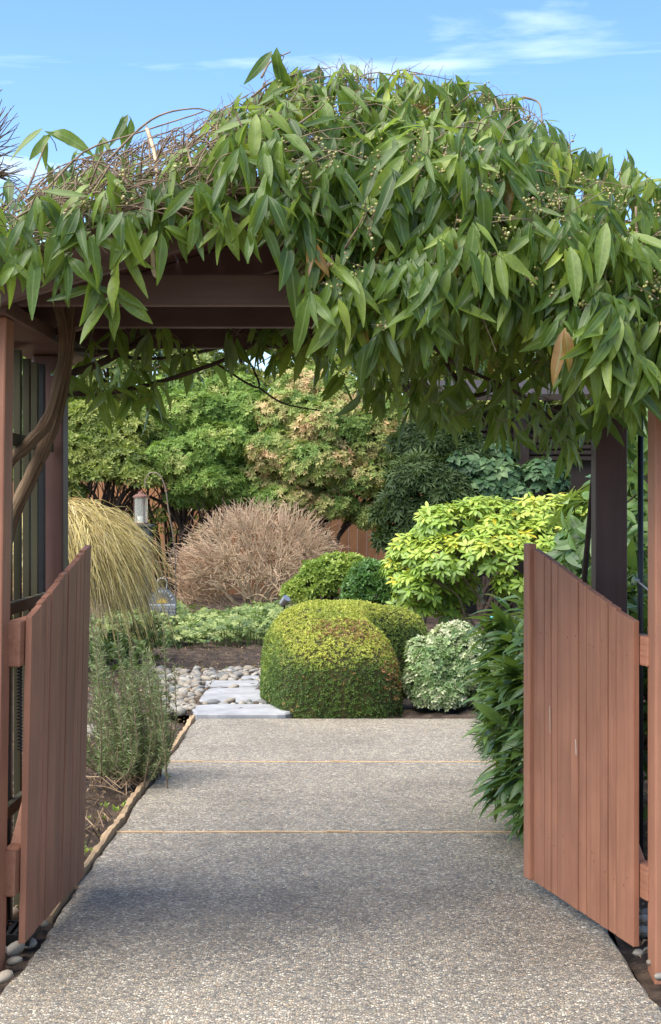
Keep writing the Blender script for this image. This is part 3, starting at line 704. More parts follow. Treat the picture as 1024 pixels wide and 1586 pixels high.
ros = [rosette_tpl(9, .25, .34, s) for s in range(4)]
rosU = [rosette_tpl(7, .6, .36, s + 9) for s in range(3)]
sprig = [rosette_tpl(6, .9, .45, s + 20, jitter=.5) for s in range(3)]
M['pieris_g'] = leaf_mat('green_pieris_leaf', [(0, (.08, .155, .032)), (.5, (.20, .31, .065)), (.8, (.33, .42, .10)), (1, (.50, .50, .18))], None, .6, .3, spec=.25)
M['pieris_p'] = leaf_mat('peach_tipped_leaf', [(0, (.10, .18, .04)), (.35, (.22, .31, .08)), (.55, (.36, .39, .12)), (.78, (.56, .43, .20)), (1, (.72, .44, .25))], None, .6, .3, spec=.25)
M['ygreen'] = leaf_mat('yellow_green_leaf', [(0, (.10, .15, .03)), (.5, (.24, .29, .06)), (1, (.46, .46, .11))], None, .5, .3)
M['dkgreen'] = leaf_mat('dark_green_leaf', [(0, (.016, .032, .009)), (.6, (.04, .07, .018)), (1, (.08, .115, .035))], None, .6, .12, spec=.25)
M['bluegreen'] = leaf_mat('cool_green_leaf', [(0, (.025, .058, .024)), (.5, (.06, .12, .045)), (1, (.13, .20, .075))], None, .5, .15, spec=.3)
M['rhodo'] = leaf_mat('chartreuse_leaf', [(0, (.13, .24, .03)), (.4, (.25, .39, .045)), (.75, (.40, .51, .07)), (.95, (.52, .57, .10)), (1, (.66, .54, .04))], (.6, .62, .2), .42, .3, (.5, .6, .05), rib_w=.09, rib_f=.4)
M['varieg'] = leaf_mat('cream_variegated_leaf', [(0, (.10, .19, .06)), (.35, (.24, .34, .13)), (.65, (.48, .51, .30)), (1, (.68, .67, .48))], None, .5, .2)
M['lime'] = leaf_mat('lime_small_leaf', [(0, (.10, .17, .02)), (.5, (.24, .34, .05)), (1, (.42, .48, .10))], None, .5, .3)
M['fresh'] = leaf_mat('fresh_green_leaf', [(0, (.05, .12, .025)), (.5, (.10, .22, .05)), (1, (.2, .33, .09))], None, .45, .25)

def px_lobes(lst, d0, dr=.45):
    """ellipsoids given as (px,py,rx_px,rz_px[,dd]) at distance d0"""
    out = []
    for e in lst:
        dd = d0 + (e[4] if len(e) > 4 else 0); c = at(e[0], e[1], dd); s = dd / F
        out.append((c[0], c[1], c[2], e[2] * s, dr * (e[2] + e[3]) * s, e[3] * s))
    return out
gbase = lambda px, d: np.array(((px - 538) * d / F, d, 0.0))

shrub('pieris_shrub', 'tall bright green layered shrub in front of the fence, behind the lantern', 'shrub', gbase(300, 22.2),
      px_lobes([(300, 640, 62, 34), (255, 668, 42, 32), (340, 690, 55, 36, -.3), (290, 712, 60, 36, -.4), (380, 640, 45, 32), (330, 745, 50, 26, -.5), (390, 700, 45, 40, .1), (270, 610, 50, 26, .4), (360, 605, 50, 26, .5), (240, 720, 34, 26), (300, 770, 44, 18, -.2), (370, 760, 44, 26, -.3), (250, 640, 40, 30, .2), (320, 670, 60, 40, .2)], 22.2), 8000, ros, .078, M['pieris_g'], lumps=34, zmin=-.9, depth=.5, tilt=.8, r0=.05, n_tip=90)
shrub('pieris_shrub', 'tall shrub with peach coloured young leaves, behind the dome of bare twigs', 'shrub', gbase(505, 22.0),
      px_lobes([(450, 640, 55, 36), (510, 660, 60, 40, -.3), (570, 690, 55, 42, -.2), (430, 700, 50, 34, -.3), (490, 720, 60, 34, -.5), (560, 745, 45, 26, -.4), (600, 650, 50, 40), (440, 775, 46, 22, -.5), (510, 785, 48, 20, -.4), (545, 620, 50, 30, .2), (625, 700, 40, 26), (575, 800, 30, 20, -.3), (480, 600, 60, 30, .4), (470, 680, 60, 50, .2), (540, 710, 60, 50, .2), (400, 740, 40, 40), (600, 740, 40, 40, .1), (460, 755, 60, 30)], 22.0), 9500, ros, .078, M['pieris_p'], lumps=40, zmin=-.9, depth=.5, tilt=.8, r0=.05, n_tip=90)
shrub('broad_shrub', 'yellow green shrub over thin dark stems beside the rear post', 'shrub', gbase(150, 21.5),
      px_lobes([(140, 735, 50, 26), (195, 720, 45, 28, .2), (110, 705, 45, 30), (170, 690, 55, 28, .4), (215, 745, 32, 20), (95, 760, 40, 24), (60, 730, 50, 36), (140, 660, 60, 36, .6), (200, 665, 50, 30, .6)], 21.5), 3000, rosU, .095, M['ygreen'], lumps=24, r0=.04, n_tip=80)
for (px, w_, py, d, mt, lb) in ((190, 150, 600, 29, 'ygreen', 'loose yellow green tree behind the fence, above the yellow green shrub'), (420, 160, 580, 31, 'ygreen', 'pale yellow green tree behind the fence, above the bright green shrub'),
                                (640, 150, 590, 30, 'ygreen', 'light green tree behind the fence, above the peach tipped shrub'), (-20, 140, 640, 28, 'fresh', 'green tree behind the fence, left of the arbor post'), (800, 120, 600, 30, 'ygreen', 'yellow green tree showing above the shed roof'), (960, 150, 600, 29, 'fresh', 'green tree behind the shed, right of the arbor post')):
    lob = [(px + rng.uniform(-1, 1) * w_ * .7, py + rng.uniform(-100, 175), rng.uniform(45, 75), rng.uniform(36, 58), rng.uniform(-.8, .8)) for _ in range(27)]
    shrub('garden_tree', lb, 'tree', gbase(px, d), px_lobes(lob, d), 2900, rosU, .18, M[mt], r0=.09, n_tip=60, zmin=-.7)
shrub('conifer_shrub', 'dark green feathery evergreen between the peach shrub and the shed', 'shrub', gbase(655, 18.5),
      px_lobes([(650, 745, 50, 40), (690, 765, 45, 36), (625, 790, 40, 36), (670, 800, 60, 40), (720, 790, 40, 40), (640, 830, 40, 30), (610, 840, 30, 24), (660, 690, 50, 40, .4), (700, 660, 40, 40, .4), (720, 715, 40, 36, .3)], 18.5), 2300, [rosette_tpl(9, .1, .2, 40 + s) for s in range(3)], .13, M['dkgreen'], lumps=18, tilt=.9, n_tip=40)
shrub('broadleaf_shrub', 'dark shrub with broad pointed leaves under the slatted shed wall', 'shrub', gbase(745, 18.6),
      px_lobes([(735, 725, 35, 18), (775, 735, 30, 20), (705, 715, 22, 14), (745, 760, 50, 26), (790, 770, 30, 30), (760, 700, 40, 22, .3), (840, 745, 40, 34, .2)], 18.6), 480, [rosette_tpl(7, -.1, .55, 50 + s, leaf_tpl(.55, .2, .1, 4)) for s in range(3)], .15, M['bluegreen'], n_tip=30)
for (px, w_, d, lb) in ((285, 70, 22.9, 'thicket of thin dark stems in front of the fence, beside the crook'), (170, 60, 22.6, 'thicket of thin dark stems in front of the fence, behind the yellow strands')):
    b_ = gbase(px, d); o = empty('stem_thicket', b_, label=lb, cat='shrub'); m = MB()
    for _ in range(46):
        x = rng.uniform(-w_, w_); p0 = gbase(px + x * .6, d + rng.normal(0, .15)); c_ = spline([p0, at(px + x * .8 + rng.normal(0, 8), 830, d), at(px + x * 1.1 + rng.normal(0, 18), 770, d), at(px + x * 1.3 + rng.normal(0, 25), 715, d)], 12); m.tube(c_, np.linspace(rng.uniform(.010, .022), .005, len(c_)), 4, cap=False)
    m.build('stems', M['darktwig'], o, b_, smooth=True, kind='stuff')
    Pn, N = lobes_shell(px_lobes([(px - 30, 800, 45, 30), (px + 35, 815, 45, 30), (px, 850, 60, 30)], d), 260, -.9, .9); m = MB(); m.instances(rosU[0], Pn, align_z(N), rng.uniform(.04, .07, len(Pn)), rng.random(len(Pn))); m.build('leaves', M['ygreen'], o, b_, kind='stuff')
# shed
SB = np.array((1.25, 19.6, 0)); shed = empty('garden_shed', SB, label='dark brown slatted shed behind the chartreuse rhododendron', cat='shed')
M['shed'] = wood_mat('shed_stain', (.036, .024, .017), (.022, .015, .011), .7, (2, 30, 30))
def sbox(name, x0, x1, y0, y1, z0, z1, mat='shed'): m = MB(); m.box(x0, x1, y0, y1, z0, z1); return m.build(name, M[mat], shed, SB, bevel=.005)
sbox('wall', 1.25, 4.6, 19.75, 19.9, 0, 2.7); sbox('wall', 1.25, 1.4, 19.9, 21.5, 0, 2.7); sbox('post', 2.12, 2.32, 19.5, 19.7, 0, 2.7); sbox('post', 1.2, 1.34, 19.52, 19.66, 0, 2.7); sbox('post', 3.7, 3.9, 19.5, 19.7, 0, 2.7)
for k_ in range(9): sbox('slat', 1.345, 2.115, 19.62, 19.66, 1.98 + k_ * .075, 2.03 + k_ * .075)
for k_ in range(9): sbox('slat', 2.325, 3.695, 19.62, 19.66, 1.98 + k_ * .075, 2.03 + k_ * .075)
m = MB(); m.hexa([(1.0, 19.2, 2.72), (4.8, 19.2, 2.72), (4.8, 21.7, 3.1), (1.0, 21.7, 3.1), (1.0, 19.2, 2.8), (4.8, 19.2, 2.8), (4.8, 21.7, 3.18), (1.0, 21.7, 3.18)]); m.build('roof', M['shed'], shed, SB)
# bare tree at the left edge of the sky
TB = np.array(((-75 - 538) * 26 / F, 26, 0)); bt = empty('bare_tree', TB, label='leafless tree with fine twigs at the edge of the sky', cat='tree')
m = MB(); crown_c = at(-70, 260, 26); m.tube(spline([TB, TB + (.05, 0, 1.5), TB + (-.05, 0, 3.2)], 10), np.linspace(.16, .09, 10), 8); m.build('trunk', M['darktwig'], bt, TB, smooth=True)
m = MB(); dd = rand_dirs(900); tips = crown_c + dd * np.array((1.28, 1.0, 2.15)) * (rng.random((900, 1)) ** .35); tips = tips[tips[:, 2] > 3.6]
branches(m, TB + (-.05, 0, 3.1), tips, .085, (9, 40, 150), .006, 5, .2); m.build('crown', M['twig'], bt, TB, smooth=True)

# ------------------------------------------------------------------ garden shrubs
# dome of bare twigs
b0 = gbase(398, 18.6); o = empty('bare_shrub', b0, label='leafless dome shaped shrub of pale tan twigs', cat='shrub')
c0 = at(405, 880, 18.6)
def dome(n, rx, ry, rz, r_in): d = rand_dirs(n); d[:, 2] = np.abs(d[:, 2]) * 1.1 - .22; d = unit(d); return c0 + d * np.array((rx, ry, rz)) * (r_in + (1 - r_in) * rng.random((n, 1)) ** .6)
m = MB(); tips = dome(2000, 1.06, 1.0, .86, .70); branches(m, b0 + (0, 0, .02), tips, .030, (22, 90, 420), .0030, 5, .16, bow=.25, decay=.42)
m.build('branches', M['pale_twig'], o, b0, smooth=True)
m = MB(); M['pinktwig'] = rough_mat('russet_twig', [(.3, (.38, .24, .15)), (.7, (.62, .44, .29))], 20, .85, .2, .005)
for s in dome(1600, 1.02, .95, .82, .5): 
    e = s + unit(s - c0 + rng.normal(0, .5, 3)) * rng.uniform(.06, .2); m.tube([s, (s + e) / 2 + rng.normal(0, .01, 3), e], np.array((.003, .0025, .0018)), 3, cap=False)
for _ in range(900):
    s = at(rng.uniform(285, 350), rng.uniform(860, 940), 18.3 + rng.random() * .5); e = s + np.array((rng.normal(-.12, .1), rng.normal(-.05, .1), rng.uniform(.05, .2))); m.tube([s, (s + e) / 2 + rng.normal(0, .02, 3), e], .0032, 3, cap=False)
m.build('twigs', M['pinktwig'], o, b0, kind='stuff')

# weeping yellow twigs
wb = gbase(70, 13.2); o = empty('weeping_shrub', wb, label='weeping shrub of golden yellow bare strands behind the folded plank gate', cat='shrub')
M['gold'] = leaf_mat('golden_strand', [(0, (.24, .17, .05)), (.4, (.46, .35, .10)), (.75, (.60, .47, .16)), (1, (.68, .56, .32))], None, .6, 0)
m = MB(); top = at(80, 790, 13.2)
m2 = MB(); m2.tube(spline([wb, wb + (.05, 0, .6), top], 8), .035, 7); m2.build('trunk', M['twig'], o, wb, smooth=True)
for i in range(3600):
    a = rng.uniform(0, 2 * np.pi) if rng.random() < .3 else rng.uniform(-1.7, .5); rad = .90 * rng.random() ** .5; c_ = top + np.array((rng.normal(0, .12), rng.normal(0, .12), rng.normal(-.06, .07)))
    dirv = np.array((math.cos(a), math.sin(a), 0)); drop = (.12 + 1.25 * rad ** 2) * rng.uniform(.35, 1.15); u0 = rng.uniform(0, .65); u = np.linspace(u0, 1, 6)[:, None]
    wob = np.cumsum(rng.normal(0, .008, (6, 3)), 0); lift = rng.uniform(-.02, .07)
    s = c_ + dirv * rad * u ** .85 + np.array((0, 0, 1.)) * (-drop * u ** 2.3 + lift * u) + wob; s[:, 2] = np.maximum(s[:, 2], .05)
    m.tube(s, np.linspace(.003,   .0013, 6), 3, rnd=rng.random(), cap=False)
    for q in range(2):
        jj = rng.integers(1, 5); dv = unit(s[jj + 1] - s[jj] + rng.normal(0, .012, 3)); e = s[jj] + dv * rng.uniform(.06, .18) + rng.normal(0, .018, 3); m.tube([s[jj], (s[jj] + e) / 2 + (0, 0, .008), e], np.array((.0018, .0015, .001)), 3, rnd=rng.random(), cap=False)
m.build('strands', M['gold'], o, wb, kind='stuff')

# chartreuse rhododendron
RB = gbase(770, 14.6); o = empty('rhododendron', RB, label='rounded shrub with glowing chartreuse leaves beyond the glossy shrub', cat='shrub')
lob = px_lobes([(690, 815, 50, 32, -.1), (750, 805, 60, 36), (820, 810, 60, 40, .1), (640, 860, 36, 34), (690, 870, 55, 40, -.35), (760, 860, 70, 44, -.4), (840, 860, 65, 55, -.2), (900, 840, 60, 60, .2), (650, 910, 40, 28, -.3), (870, 800, 50, 34, .2), (810, 900, 50, 40, -.5), (930, 900, 60, 60), (700, 915, 45, 26, .1), (760, 840, 60, 60, .1), (640, 935, 34, 22, -.2), (690, 945, 30, 16), (860, 920, 50, 40), (625, 885, 26, 26)], 14.6)
Pn, N = lobes_shell(lumpy(lob, 22), 1150, -.45, .3); lp, lm, ls, lr = [], [], [], []
for p_, n_ in zip(Pn, N):
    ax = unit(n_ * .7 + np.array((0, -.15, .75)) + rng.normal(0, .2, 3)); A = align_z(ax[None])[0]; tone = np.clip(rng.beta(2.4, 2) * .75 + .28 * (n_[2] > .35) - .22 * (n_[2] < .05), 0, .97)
    for q in range(9):
        a = q * .698 * 1.0 + rng.normal(0, .12); l_ = rng.normal(.12, .22); dl = A @ np.array((math.cos(a) * math.cos(l_), math.sin(a) * math.cos(l_), math.sin(l_)))
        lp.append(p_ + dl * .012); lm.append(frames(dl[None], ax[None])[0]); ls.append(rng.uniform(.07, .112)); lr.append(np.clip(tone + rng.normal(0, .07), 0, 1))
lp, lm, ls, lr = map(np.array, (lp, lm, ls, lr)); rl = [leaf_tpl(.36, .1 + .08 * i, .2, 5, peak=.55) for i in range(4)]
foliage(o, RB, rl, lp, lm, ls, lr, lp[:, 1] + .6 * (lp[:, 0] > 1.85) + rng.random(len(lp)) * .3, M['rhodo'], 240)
m = MB(); branches(m, RB, Pn[::3], .012, (12, 50), .0035, 5); m.build('trunk', M['twig'], o, RB, smooth=True)

# clipped comma-shaped hedge
cl = np.array([(-.03, 10.10), (-.032, 10.12), (-.035, 10.17), (-.04, 10.27), (-.055, 10.42), (-.10, 10.7), (-.19, 11.2), (-.20, 11.7), (-.06, 12.2), (.17, 12.5), (.41, 12.55), (.56, 12.5), (.66, 12.46)])
hw = np.array([.02, .21, .33, .41, .45, .47, .47, .43, .37, .35, .33, .25, .02]); hh = np.array([.22, .34, .41, .465, .51, .57, .64, .65, .625, .585, .55, .48, .30])
tt = np.linspace(0, 1, 54); ti = np.linspace(0, 1, len(cl)); c2 = np.c_[np.interp(tt, ti, cl[:, 0]), np.interp(tt, ti, cl[:, 1])]; c2[3:-3] = (c2[1:-5] + c2[2:-4] + c2[3:-3] + c2[4:-2] + c2[5:-1]) / 5
w2, h2 = np.interp(tt, ti, hw), np.interp(tt, ti, hh); tg = np.gradient(c2, axis=0); tg /= np.linalg.norm(tg, axis=1)[:, None]; nr = np.c_[-tg[:, 1], tg[:, 0]]
K = 30; V = np.zeros((54, K, 3))
for i in range(54):
    th = np.linspace(-.12, np.pi + .12, K); e = .60
    cx = np.sign(np.cos(th)) * np.abs(np.cos(th)) ** e; cz = np.sign(np.sin(th)) * np.abs(np.sin(th)) ** (e + .25)
    V[i, :, :2] = c2[i] + nr[i] * (w2[i] * cx * (1 - .06 * (1 - np.clip(cz, 0, 1))))[:, None]; V[i, :, 2] = np.clip(cz, -.1, 1) * h2[i]
V += (np.sin(V[..., :1] * 9 + V[..., 2:] * 7) * np.sin(V[..., 1:2] * 8)) * .012
i = np.arange(53)[:, None] * K; j = np.arange(K - 1)[None]; Q = np.stack([i + j, i + K + j, i + K + j + 1, i + j + 1], -1).reshape(-1, 4)
HB = np.array((-.12, 10.6, 0)); o = empty('clipped_hedge', HB, label='clipped comma shaped hedge, yellow green on top, at the end of the path', cat='hedge')
m = MB(); m.add(V.reshape(-1, 3), quads=Q); m.add(V[0], tris=[(0, k_, k_ + 1) for k_ in range(1, K - 1)]); m.add(V[-1], tris=[(0, k_, k_ + 1) for k_ in range(1, K - 1)])
M['hedgecore'] = rough_mat('hedge_core', [(.3, (.025, .03, .010)), (.7, (.09, .085, .025))], 40, .95, 1, .03)
m.build('core', M['hedgecore'], o, HB, smooth=True)
VV = V.reshape(-1, 3); a_, b_, c_, d_ = (VV[Q[:, k]] for k in range(4)); nq = np.cross(c_ - a_, d_ - b_); ar = np.linalg.norm(nq, axis=1); N_ = 32000
k = rng.choice(len(Q), N_, p=ar / ar.sum()); u, v = rng.random((2, N_, 1)); Pn = (a_[k] * (1 - u) + b_[k] * u) * (1 - v) + (d_[k] * (1 - u) + c_[k] * u) * v
N = unit(nq[k]); cen = np.r_[c2.mean(0), .2]; f_ = np.argmin(((Pn[:, None, :2] - c2[None]) ** 2).sum(2), 1); outv = np.c_[Pn[:, :2] - c2[f_], Pn[:, 2] - .3]; N *= np.sign((N * outv).sum(1) + 1e-9)[:, None]
n = len(Pn); ax = unit(N + (0, 0, .25) + rng.normal(0, .4, (n, 3))); Pn = Pn + N * rng.uniform(-.012, .016, (n, 1))
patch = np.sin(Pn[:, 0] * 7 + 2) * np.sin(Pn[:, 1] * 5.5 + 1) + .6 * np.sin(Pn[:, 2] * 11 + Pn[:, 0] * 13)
topn = np.clip((N[:, 2] - .15) / .6, 0, 1); tone = .24 + .55 * topn + .10 * patch + rng.normal(0, .09, n)  # yellower on top, with light from above also put into the tone
rust = ((Pn[:, 0] - .02) / .24) ** 2 + ((Pn[:, 1] - 10.55) / .3) ** 2 + ((Pn[:, 2] - .55) / .12) ** 2 < 1 + rng.normal(0, .5, n); rust2 = ((Pn[:, 0] - .36) / .14) ** 2 + ((Pn[:, 2] - .3) / .22) ** 2 + ((Pn[:, 1] - 10.4) / .4) ** 2 < 1 + rng.normal(0, .6, n)
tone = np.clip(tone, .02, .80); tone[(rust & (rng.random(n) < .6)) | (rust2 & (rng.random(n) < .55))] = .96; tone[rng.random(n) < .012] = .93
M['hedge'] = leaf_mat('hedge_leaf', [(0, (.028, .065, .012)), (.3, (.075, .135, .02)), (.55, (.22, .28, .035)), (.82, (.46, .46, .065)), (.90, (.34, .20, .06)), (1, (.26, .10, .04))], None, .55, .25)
m = MB(); ii = np.arange(n)
sp6 = [rosette_tpl(4, .8, .5, 70 + s, jitter=.4) for s in range(3)]
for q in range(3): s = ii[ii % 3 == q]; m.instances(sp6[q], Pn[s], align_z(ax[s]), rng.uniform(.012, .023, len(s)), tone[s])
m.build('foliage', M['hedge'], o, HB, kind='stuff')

shrub('variegated_bush', 'rounded bush with small cream edged leaves beside the hedge', 'shrub', gbase(690, 10.6),
      px_lobes([(690, 1040, 55, 52), (665, 1050, 36, 48, -.1), (720, 1030, 40, 52), (700, 1000, 40, 32), (680, 1075, 42, 30, -.15), (735, 1060, 34, 40, .1), (650, 1010, 20, 22), (710, 985, 24, 20), (740, 1010, 22, 24), (640, 1065, 18, 22)], 10.6), 4200, [rosette_tpl(6, .35, .55, 80 + s) for s in range(3)], .038, M['varieg'], lumps=18, r0=.015, n_tip=40, depth=.42, tilt=.9, zmin=-.6, tone=(1.2, 1.2))
shrub('low_shrub', 'small lime green shrub between the bare dome and the hedge', 'shrub', gbase(500, 15.4), px_lobes([(495, 905, 32, 36), (520, 895, 34, 34), (470, 920, 26, 26), (545, 885, 26, 24)], 15.4), 1500, sprig, .06, M['lime'], lumps=16, n_tip=40, zmin=-.5, depth=.6)
shrub('low_shrub', 'small fresh green shrub behind the tail of the hedge', 'shrub', gbase(580, 15.0), px_lobes([(575, 905, 36, 36), (600, 920, 26, 30), (560, 925, 30, 24)], 15.0), 1300, sprig, .055, M['fresh'], lumps=14, n_tip=40, zmin=-.5, depth=.6)
# low leafy ground cover at the far end of the bed
gc = tag(bpy.data.objects.new('ground_cover', None), None, None, None, 'stuff'); bpy.data.objects.remove(gc)
m = MB(); n = 1700; X = rng.uniform(-2.75, -.55, n); Y = rng.uniform(15.0, 18.4, n); Z = rng.uniform(.05, .22, n) * (1 + .25 * np.sin(X * 5))
M['cover'] = leaf_mat('cover_leaf', [(0, (.06, .11, .025)), (.5, (.16, .23, .05)), (.8, (.27, .33, .09)), (1, (.38, .41, .15))], None, .45, .25)
rg = [rosette_tpl(7, .15, .5, 90 + s) for s in range(3)]; ii = np.arange(n)
for q in range(3): s = ii[ii % 3 == q]; m.instances(rg[q], np.c_[X, Y, Z][s], align_z(unit(np.c_[rng.normal(0, .3, len(s)), rng.normal(-.25, .3, len(s)), np.ones(len(s))])), rng.uniform(.042, .085, len(s)), rng.random(len(s)))
for k_ in range(n):
    if k_ % 2: m.tube([(X[k_], Y[k_], 0), (X[k_] + .01, Y[k_], Z[k_])], .004, 3, cap=False, rnd=.1)
tag(m.build('ground_cover', M['cover']), 'pale green leafy ground cover in front of the bare dome', 'ground cover', kind='stuff')
m = MB(); n = 900; X = np.r_[rng.uniform(-3.2, -1.55, 500), rng.uniform(.9, 2.2, 400)]; Y = np.r_[rng.uniform(11.5, 14.5, 500), rng.uniform(11.2, 14.2, 400)]; Z = rng.uniform(.04, .32, n)
for q in range(3): s = ii[:n][ii[:n] % 3 == q]; m.instances(sprig[q], np.c_[X, Y, Z][s], align_z(unit(np.c_[rng.normal(0, .4, len(s)), rng.normal(-.2, .4, len(s)), np.ones(len(s))])), rng.uniform(.06, .10, len(s)), rng.random(len(s)))
tag(m.build('dark_ground_cover', M['dkgreen']), 'dark green low ground cover under the weeping strands', 'ground cover', kind='stuff')

# rosemary
b0 = gbase(205, 7.75); o = empty('rosemary', b0, label='upright grey green rosemary beside the wooden edging strip', cat='shrub')
M['rosem'] = leaf_mat('rosemary_needle', [(0, (.07, .10, .035)), (.5, (.15, .195, .07)), (.85, (.26, .30, .12)), (1, (.34, .36, .19))], None, .55, .15)
st, nd = MB(), []
nt = [small_leaf_tpl(.14, .1, .2)]
for i in range(95):
    hgt = rng.uniform(.3, .62) if i > 12 else rng.uniform(.62, .84); a = rng.uniform(0, 2 * np.pi); le = rng.uniform(.04, .30) * (1.25 - .7 * hgt)
    r_b = b0 + np.array((rng.normal(0, .07), rng.normal(0, .09), 0)); tip = r_b + np.array((min(math.cos(a) * le * 1.25, rng.uniform(.02, .13)) - .03, math.sin(a) * le, hgt))
    c = spline([r_b, r_b + np.array((min(math.cos(a) * le * .9, .09), math.sin(a) * le * .9, hgt * .4)), tip], 14); st.tube(c, np.linspace(.005, .0015, len(c)), 4, cap=False)
    for q in range(int(hgt * 420)):
        f = rng.uniform(.12, 1) * (len(c) - 1); p_ = c[int(f)] + (c[min(int(f) + 1, len(c) - 1)] - c[int(f)]) * (f % 1); dd = unit(rng.normal(size=3) * (1, 1, .4) + (0, 0, .75)); nd.append((*p_, *dd))
nd = np.array(nd); m = MB(); m.instances(nt[0], nd[:, :3], frames(nd[:, 3:], rand_dirs(len(nd))), rng.uniform(.02, .042, len(nd)), rng.random(len(nd)))
m.build('needles', M['rosem'], o, b0, kind='stuff'); st.build('stems', M['twig'], o, b0, smooth=True, kind='stuff')

# glossy long-leaved shrub on the right and the taller laurel behind the post
GB = np.array((1.12, 6.7, 0)); o = empty('glossy_shrub', GB, label='dark glossy long leaved shrub spilling over the path beside the stile', cat='shrub')
M['gloss'] = leaf_mat('glossy_dark_leaf', [(0, (.035, .08, .02)), (.5, (.085, .16, .035)), (.85, (.16, .25, .055)), (1, (.30, .38, .075))], (.09, .17, .05), .36, .2, (.35, .5, .05), spec=.42)
lob = [(.95, 6.55, .42, .30, .45, .38), (1.15, 6.3, .62, .38, .5, .42), (1.05, 7.0, .55, .38, .45, .45), (1.45, 6.5, .6, .5, .7, .55), (.86, 6.4, .24, .2, .4, .22), (.98, 7.2, .72, .3, .3, .25)]
Pn, N = lobes_shell(lob, 560, -.6, .35); lp, lm, ls, lr = [], [], [], []
for p_, n_ in zip(Pn, N):
    tone = rng.beta(2, 2.6)
    for q in range(5):
        dl = unit(n_ * .9 + np.array((-.25, -.15, -.25)) + rng.normal(0, .55, 3)); up = unit(n_ * .5 + (0, 0, 1) + rng.normal(0, .25, 3))
        lp.append(p_ + rng.normal(0, .012, 3)); lm.append(frames(dl[None], up[None])[0]); ls.append(rng.uniform(.12, .21)); lr.append(np.clip(tone + rng.normal(0, .1), 0, 1))
lp, lm, ls, lr = map(np.array, (lp, lm, ls, lr)); gt = [leaf_tpl(.22 + .03 * i, .15 + .1 * i, .3, 6, (0, .3, -.3)[i % 3], .45) for i in range(4)]
lp[:, 2] = np.maximum(lp[:, 2], .06)
foliage(o, GB, gt, lp, lm, ls, lr, lp[:, 0] * .8 + lp[:, 1] * .35 + rng.random(len(lp)) * .1, M['gloss'], 300)
m = MB(); branches(m, GB, Pn[::6], .02, (8, 24), .003, 5); m.build('stems', M['darktwig'], o, GB, smooth=True)

shrub('laurel', 'big leaved bright green shrub behind the rear post right of the path', 'shrub', np.array((1.75, 8.3, 0)),
      [(1.55, 8.1, 1.15, .5, .6, .45), (1.95, 8.0, .85, .55, .7, .6), (1.4, 8.3, .75, .4, .5, .5), (2.0, 8.4, 1.5, .6, .6, .5), (1.75, 7.8, 1.75, .45, .5, .4), (2.4, 8.0, 1.2, .5, .6, .6)], 520, [rosette_tpl(6, .2, .4, 100 + s, leaf_tpl(.36, .22, .15, 5)) for s in range(3)], .15, M['gloss'], n_tip=60, zmin=-.7, depth=.5)
# fine needle tuft
b0 = np.array((.95, 7.75, 0)); o = empty('needle_shrub', b0, label='fine needled dark green tuft at the path edge behind the glossy shrub', cat='shrub')
M['needle'] = leaf_mat('fine_needle', [(0, (.02, .05, .018)), (.6, (.05, .11, .035)), (1, (.11, .18, .06))], None, .45, .15)
Pn, N = lobes_shell([(.92, 7.75, .42, .2, .3, .3), (1.0, 7.9, .62, .25, .3, .25), (.85, 7.7, .25, .16, .25, .2)], 900, -.6, .6); m = MB()
P4 = np.repeat(Pn, 7, 0); D4 = unit(np.repeat(N, 7, 0) * .8 + (-.2, 0, -.1) + rng.normal(0, .4, (len(P4), 3))); m.instances(small_leaf_tpl(.05, .15, .2), P4, frames(D4, rand_dirs(len(P4))), rng.uniform(.05, .11, len(P4)), rng.random(len(P4)))
m.build('needles', M['needle'], o, b0, kind='stuff'); m = MB(); branches(m, b0, Pn[::15], .012, (6, 18), .002, 4); m.build('stems', M['darktwig'], o, b0)

# ------------------------------------------------------------------ stones
def stone_mesh(seed, sub=2):
    g_ = np.random.default_rng(seed); v, q, t, uv = ico_tpl(sub); a = g_.normal(size=(4, 3)); ph = g_.random(4) * 6
    d = 1 + .10 * sum(np.sin(v @ a[k] * 1.6 + ph[k]) for k in range(4)); v = v * d[:, None]; m = MB(); m.add(v, None, t, uv); return m.mesh('stone', M['stone'], smooth=True)
SM = [stone_mesh(i) for i in range(8)]
pb = bed('pebble_bed', -1.72, -.45, 10.12, 13.2, lambda X, Y: .012 + 0 * X, 20, 40)
def put_stone(parent, x, y, z, sx, sy, sz):
    o = bpy.data.objects.new('stone', SM[rng.integers(8)]); COL.objects.link(o); o.parent = parent; o.location = (x, y, z); o.scale = (sx, sy, sz); o.rotation_euler = (rng.normal(0, .2), rng.normal(0, .2), rng.random() * 6)
flags = [((298, 455), (1090, 1110)), ((312, 412), (1064, 1086)), ((318, 402), (1053, 1062)), ((374, 402), (1046, 1051))]
FR = []
for (x0, x1), (y0, y1) in flags:
    d1, d0 = F * (CAM_H - .03) / (y0 - 783), F * (CAM_H - .03) / (y1 - 783); d0 = max(d0, 10.08); FR.append(((x0 - 538) * (d0 + d1) / 2 / F, (x1 - 538) * (d0 + d1) / 2 / F, d0, d1))
placed = []; tries = 0
while len(placed) < 300 and tries < 9000:
    tries += 1; y = rng.uniform(10.16, 12.9); xl = -1.28 - .16 * (y - 10.2) ; x = rng.uniform(max(xl, -1.68), -.50 if y < 10.9 else -.62); s = rng.uniform(.018, .046)
    if any(a - .015 < x < b + .015 and c - .02 < y < d + .02 for a, b, c, d in FR): continue
    if any((x - px) ** 2 + (y - py) ** 2 < (.72 * (s + ps)) ** 2 for px, py, ps in placed): continue
    placed.append((x, y, s)); put_stone(pb, x, y, .012 + s * .3, s * rng.uniform(.9, 1.3), s * rng.uniform(.8, 1.1), s * rng.uniform(.5, .75))
